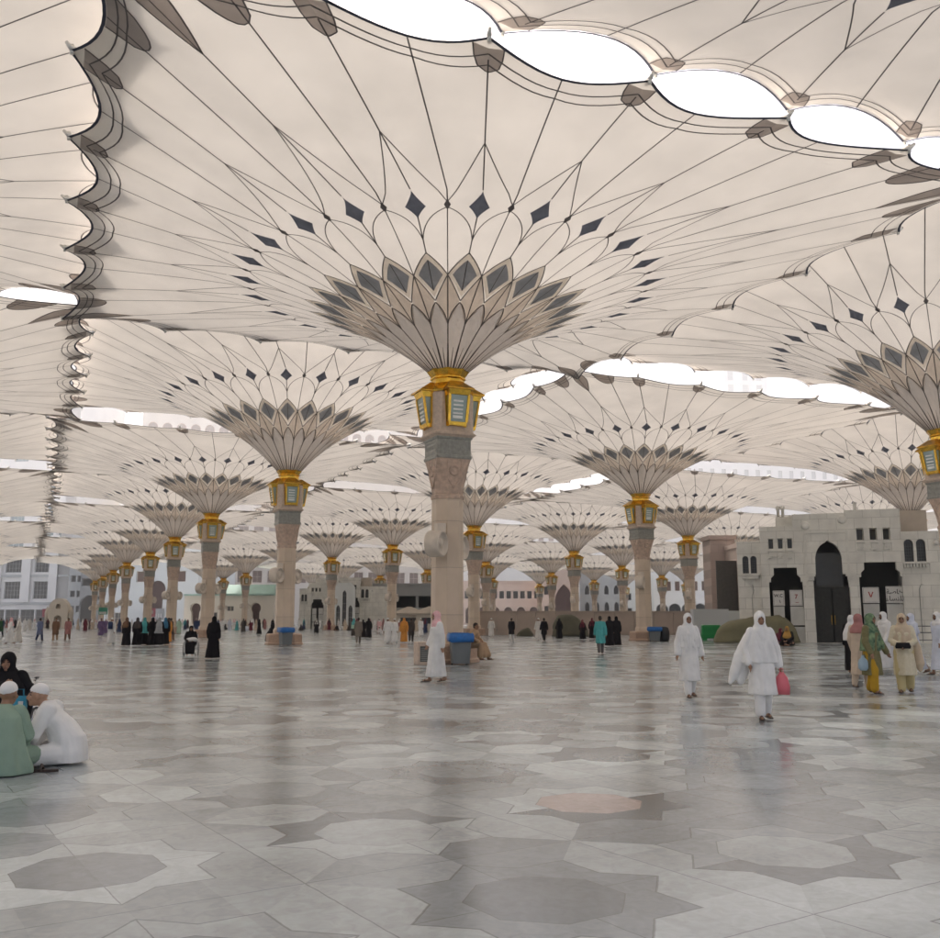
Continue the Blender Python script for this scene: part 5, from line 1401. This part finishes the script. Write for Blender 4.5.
FI('sitw', 273.5, 641.5, 120, 'woman in black sitting by the plinth of the left column', (C_black, C_black), s=1.5)
for n_, (px, py, c, lab) in enumerate(((30.5, 631, C_white, 'distant person in white near the pink sign board'), (36, 630, C_offwhite, 'distant person in off white right of the pink sign board'), (83, 629.5, C_sand, 'distant person in sand robes beside the arched kiosk'), (97, 630, C_sand, 'distant person in sand robes under the green sign'), (124, 632, C_navy, 'distant person in navy behind the group at the left'),
        (226, 631, C_white, 'distant person in white right of the woman in black'), (233, 630.5, C_bluewhite, 'distant person in pale blue left of the third column'), (240, 631, C_teal, 'distant person in teal near the third column'), (246.5, 632, C_charcoal, 'distant dark figure by the third column'), (254, 631, C_maroon, 'distant maroon figure left of the bin'),
        (376, 631.5, C_white, 'distant man in white beyond the black abaya'), (380.5, 632, C_ghutra, 'distant person in pink beyond the men in white'), (384.5, 631.5, C_rose, 'distant person in rose beyond the men in white'), (400, 631, C_rose, 'distant person in rose behind the orange robe'), (417, 631, C_sand, 'distant person in sand left of the white robe'), (482.5, 632, C_maroon, 'distant person in maroon right of the plinth sitter'), (486, 630, C_white, 'distant person in white right of the plinth sitter'))):
    FI('thobe' if n_ % 2 else 'abaya', px, py, (n_*67) % 360, lab, (c, c) if n_ % 2 == 0 else (C_white if c is not C_white else C_offwhite, c))
for n_, (px, py, k, c) in enumerate(((280, 630, 'sit', C_white), (288, 629.5, 'sitw', C_sand), (296, 630, 'sit', C_offwhite), (304, 630.5, 'sitw', C_charcoal), (339, 630.5, 'sitw', C_black), (343.5, 630, 'sit', C_white), (348, 630, 'sit', C_sand), (351.5, 630.5, 'sitw', C_charcoal), (382, 634, 'sit', C_white), (210, 631, 'sitw', C_charcoal), (228, 629.5, 'sitw', C_black), (250, 630.5, 'sit', C_bluewhite))):
    FI(k, px, py, (n_*83) % 360, 'small distant figure sitting on the floor in the resting crowd', (C_white, c) if k == 'sit' else (c, c), group='people sitting on the floor far off')
rc = random.Random(11)
CROWD = [('thobe', (C_white, C_white)), ('abaya', (C_black, C_black)), ('ihram', (C_white, C_offwhite, C_white)), ('abaya', (C_charcoal, C_maroon)), ('shirt', (None, C_charcoal, C_navy)), ('abaya', (C_rose, C_rose)), ('thobe', (C_ghutra, C_white)), ('abaya', (C_sand, C_sand)), ('shawl', (C_teal, C_navy, C_teal))]
for n_, px in enumerate((3, 12, 21, 41, 53, 67, 79, 87, 101, 113, 121, 127, 137, 153, 178, 186, 191, 206, 221, 229, 236, 243, 258, 266, 301, 310, 326, 336, 354, 374, 379, 387, 398, 409, 419, 424, 428, 431, 478, 481, 488, 495, 9, 33, 58, 64, 92, 95, 104, 118, 147, 160, 182, 189, 203, 213, 224, 232, 238, 249, 256, 268, 276, 283, 291, 306, 314, 322, 329, 341, 346, 358, 366, 371, 392, 402, 413, 417, 474, 484)):
    k_, m_ = CROWD[(n_*5+n_//4) % 9]
    FI(k_, px+rc.uniform(-1, 1), rc.uniform(627.2, 630.2), rc.randrange(360), 'small distant figure standing in the crowd on the far side of the plaza', m_, s=rc.uniform(.93, 1.03), group='people standing in the far crowd')
for a, k in PEOPLE: far(*a, **k)
bp = MB(); bp.loft([[(.15*math.cos(2*PI*i/12), .09*math.sin(2*PI*i/12), z) for i in range(12)] for z in (0, .38)], 0, True); bp.ball((0, 0, .38), (.15, .09, .08), 12, 8)
Yb = CZ*F/(645-619.7); o = bp.build('backpack', C_navy); o.location = (ground_pt(116.5, Yb), Yb-.22, 1.03); tag(o, 'dark backpack on the man in white at the left', 'backpack')
wc2 = copy_tree(wc); wc2.scale = (1, 1, 1); wc2.location = (ground_pt(195.5, 43.2), 43.2, 0); wc2.rotation_euler = (0, 0, R(12)); tag(wc2, 'distant wheelchair carrying the hunched woman in black, left of centre', 'wheelchair')
cb = MB(); cb.ball((0, 0, .10), (.26, .17, .12), 16, 8); bm = voxel(cb, .02, 2); folds(bm, .02, .2, 0, 5, 1.); o = finish(bm, 'bundle', [C_white]); o.location = (ground_pt(196.5, 43), 42.95, .62); tag(o, 'white cloth bundle on the lap of the woman in the distant wheelchair', 'bundle')
# ------------------------------------------------------------------ bins, tarpaulins, barriers
M_bin = mat('grey_plastic_bin', (.17, .19, .20), .5, vary=.06); M_liner = mat('blue_bin_liner', (.02, .16, .50), .35, vary=.12, scale=9, bump=.4, bscale=16); M_bluelid = mat('blue_bin_lid', (.03, .16, .42), .4)
def make_bin(liner=True):
    r = empty('rubbish_bin'); b = MB()
    def sq(a, c, z): return [(a, -a+c, z), (a, a-c, z), (a-c, a, z), (-a+c, a, z), (-a, a-c, z), (-a, -a+c, z), (-a+c, -a, z), (a-c, -a, z)]
    b.loft([sq(.30, .04, .04), sq(.37, .05, .86), sq(.41, .05, .87), sq(.41, .05, .93)], 0, False)
    b.build('body', M_bin, r)
    for s in (-1, 1):
        w = MB(); w.lathe([(.05, -.03), (.08, -.025), (.08, .025), (.05, .03)], 14, 0, True, Matrix.Translation((s*.26, .24, .08)) @ Matrix.Rotation(PI/2, 4, 'Y')); w.build('wheel', M_tyre, r)
    l = MB(); rnd_ = random.Random(3)
    rings = []
    for q, z in ((.425, .70), (.445, .78), (.44, .90), (.40, .965), (.34, .95), (.30, .88)):
        rings.append([(x*q/.41*(1+rnd_.uniform(-.02, .02)), y*q/.41*(1+rnd_.uniform(-.02, .02)), z+rnd_.uniform(-.025, .025)) for x, y, _ in [p_ for a_, b_ in zip(sq(.41, .05, 0), sq(.41, .05, 0)[1:]+sq(.41, .05, 0)[:1]) for p_ in (a_, tuple((u+v)/2 for u, v in zip(a_, b_)))]])
    l.loft(rings, 0, True); l.build('liner', M_liner, r)
    return r
b0 = make_bin(); b0.location = (ground_pt(460.5, 35.0), 35.0-.3, 0); b0.rotation_euler = (0, 0, R(8)); b0.scale = (1.02, 1.02, 1.16)
tag(b0, 'grey bin with a blue liner at the foot of the nearest column', 'bin')
b1 = copy_tree(b0); b1.location = (ground_pt(288.5, 60), 60, 0); b1.rotation_euler = (0, 0, R(30)); tag(b1, 'grey bin with a blue liner at the left umbrella column', 'bin')
b2 = copy_tree(b0); b2.location = (ground_pt(652, 71.5), 71.5, 0); b2.rotation_euler = (0, 0, R(-12)); b2.scale = (1.25, 1.1, 1.1); tag(b2, 'wide grey bin with a blue liner by the low beige wall', 'bin')
bk = MB(); bk.loft([[(.42*math.cos(2*PI*i/16)*q*(1+.08*math.sin(i*2.3)), .36*math.sin(2*PI*i/16)*q, z) for i in range(16)] for q, z in ((.8, .0), (1, .15), (1.02, .7), (.85, 1.0), (.4, 1.1))], 0, True)
o = bk.build('rubbish_bag', mat('black_plastic', (.02, .02, .022), .35, bump=.4, bscale=8)); o.location = (ground_pt(661, 72), 72, 0); tag(o, 'upright black sack beside the wide grey bin', 'bag')
# box with a vent grille by the nearest plinth
vb = empty('vent_box', (ground_pt(424.5, 34.6), 34.6, 0), R(20))
m_ = MB(); m_.box(-.30, .30, -.28, .28, 0, .82); bevel(m_.build('body', M_granite, vb), .03)
m_ = MB(); m_.box(-.22, .22, -.295, -.283, .12, .66)
for i in range(8): m_.box(-.20, .20, -.31, -.296, .16+i*.06, .185+i*.06, 1)
m_.build('grille', [M_grille, M_signframe], vb)
tag(vb, 'beige stone box with a dark vent grille left of the nearest plinth', 'vent box')
# tarpaulins thrown over stacks
M_tarp = mat('olive_tarpaulin', (.20, .185, .105), .75, vary=.12, scale=1.2, bump=.2, bscale=5); M_tarp2 = mat('brown_green_tarpaulin', (.12, .115, .075), .75, vary=.14, scale=1.2, bump=.2, bscale=5)
def tarp(name, label, L, D, H, m, prof, seed):
    mb = MB(); n = 36; rings = []
    nx = len(prof)
    for i in range(9):                                  # shrink upwards into a rounded heap
        t = i/8; ring = []
        for k in range(n):
            a = 2*PI*k/n; cx, sx = math.cos(a), math.sin(a)
            ex = abs(cx)**.55*(1 if cx > 0 else -1); ey = abs(sx)**.6*(1 if sx > 0 else -1)
            sh = 1-.12*t if t < .7 else 1-.12*t-(t-.7)*1.9*.62
            x = ex*L/2*sh; u = (ex*sh+1)/2*(nx-1); i0 = min(nx-2, int(u)); hh = prof[i0]+(prof[i0+1]-prof[i0])*(u-i0)
            nz = mnoise.noise(Vector((x*1.1+seed, ey*2, t*2)))
            ring.append((x+nz*.16+.03*math.sin(k*2.7+seed)*(1-t), ey*D/2*sh+nz*.08, .01+hh*H*min(1, t*1.18-(.18*max(0, t-.85)/.15))+(nz*.14 if t > 0 else 0)))
        rings.append(ring)
    mb.loft(rings, 0, True)
    o = mb.build(name, m)
    return tag(o, label, 'tarpaulin')
o = tarp('tarpaulin', 'long olive tarpaulin covering a stack left of the stone gate', 5.9, 2.4, 1.85, M_tarp, (.5, .72, .80, .9, 1, .97, 1, .84, .5), 1.0); o.location = (ground_pt(752, 67.5), 67.5, 0); o.rotation_euler = (0, 0, R(-3))
o = tarp('tarpaulin', 'brown green tarpaulin heap before the low wall right of centre', 3.6, 2.2, 2.1, M_tarp2, (.55, .95, 1, .98, .9, .62, .3), 4.0); o.location = (ground_pt(569, 93), 93, 0)
o = tarp('tarpaulin', 'small olive bundle at the foot of the low wall', 1.5, 1.0, .8, M_tarp2, (.4, .8, 1, .5), 8.0); o.location = (ground_pt(524, 94), 94, 0)
# green plastic barrier
M_grn = mat('green_plastic', (.01, .29, .075), .35, vary=.06)
gb = empty('plastic_barrier', (ground_pt(707.5, 75), 75, 0))
m_ = MB(); m_.loft([[(x*s_, y*s_, z) for x, y in ((-.78, -.28), (.78, -.28), (.78, .28), (-.78, .28))] for s_, z in ((1, .16), (1, .42), (.94, .62), (.92, 1.12), (.86, 1.2))]); bevel(m_.build('body', M_grn, gb), .04)
for s_ in (-1, 1):
    m_ = MB(); m_.box(s_*.55-.16, s_*.55+.16, -.30, .30, 0, .158); m_.build('foot', M_grn, gb)
m_ = MB(); m_.box(-.3, .3, -.29, -.262, .75, .95); m_.build('recess_panel', M_grn, gb)
tag(gb, 'bright green plastic barrier before the light grey hoarding', 'barrier')
# steel railing at the right
rl = empty('railing', (ground_pt(911, 60), 60.0, 0), R(-12))
for i in range(4):
    m_ = MB(); m_.tube([(i*1.0, 0, 0), (i*1.0, 0, 1.25)], .035, 8); m_.build('post', M_grille, rl)
for z in (.35, .8, 1.2):
    m_ = MB(); m_.tube([(0, 0, z), (3.0, 0, z)], .025, 8); m_.build('rail', M_grille, rl)
tag(rl, 'low steel railing before the gate wall at the right edge', 'railing')
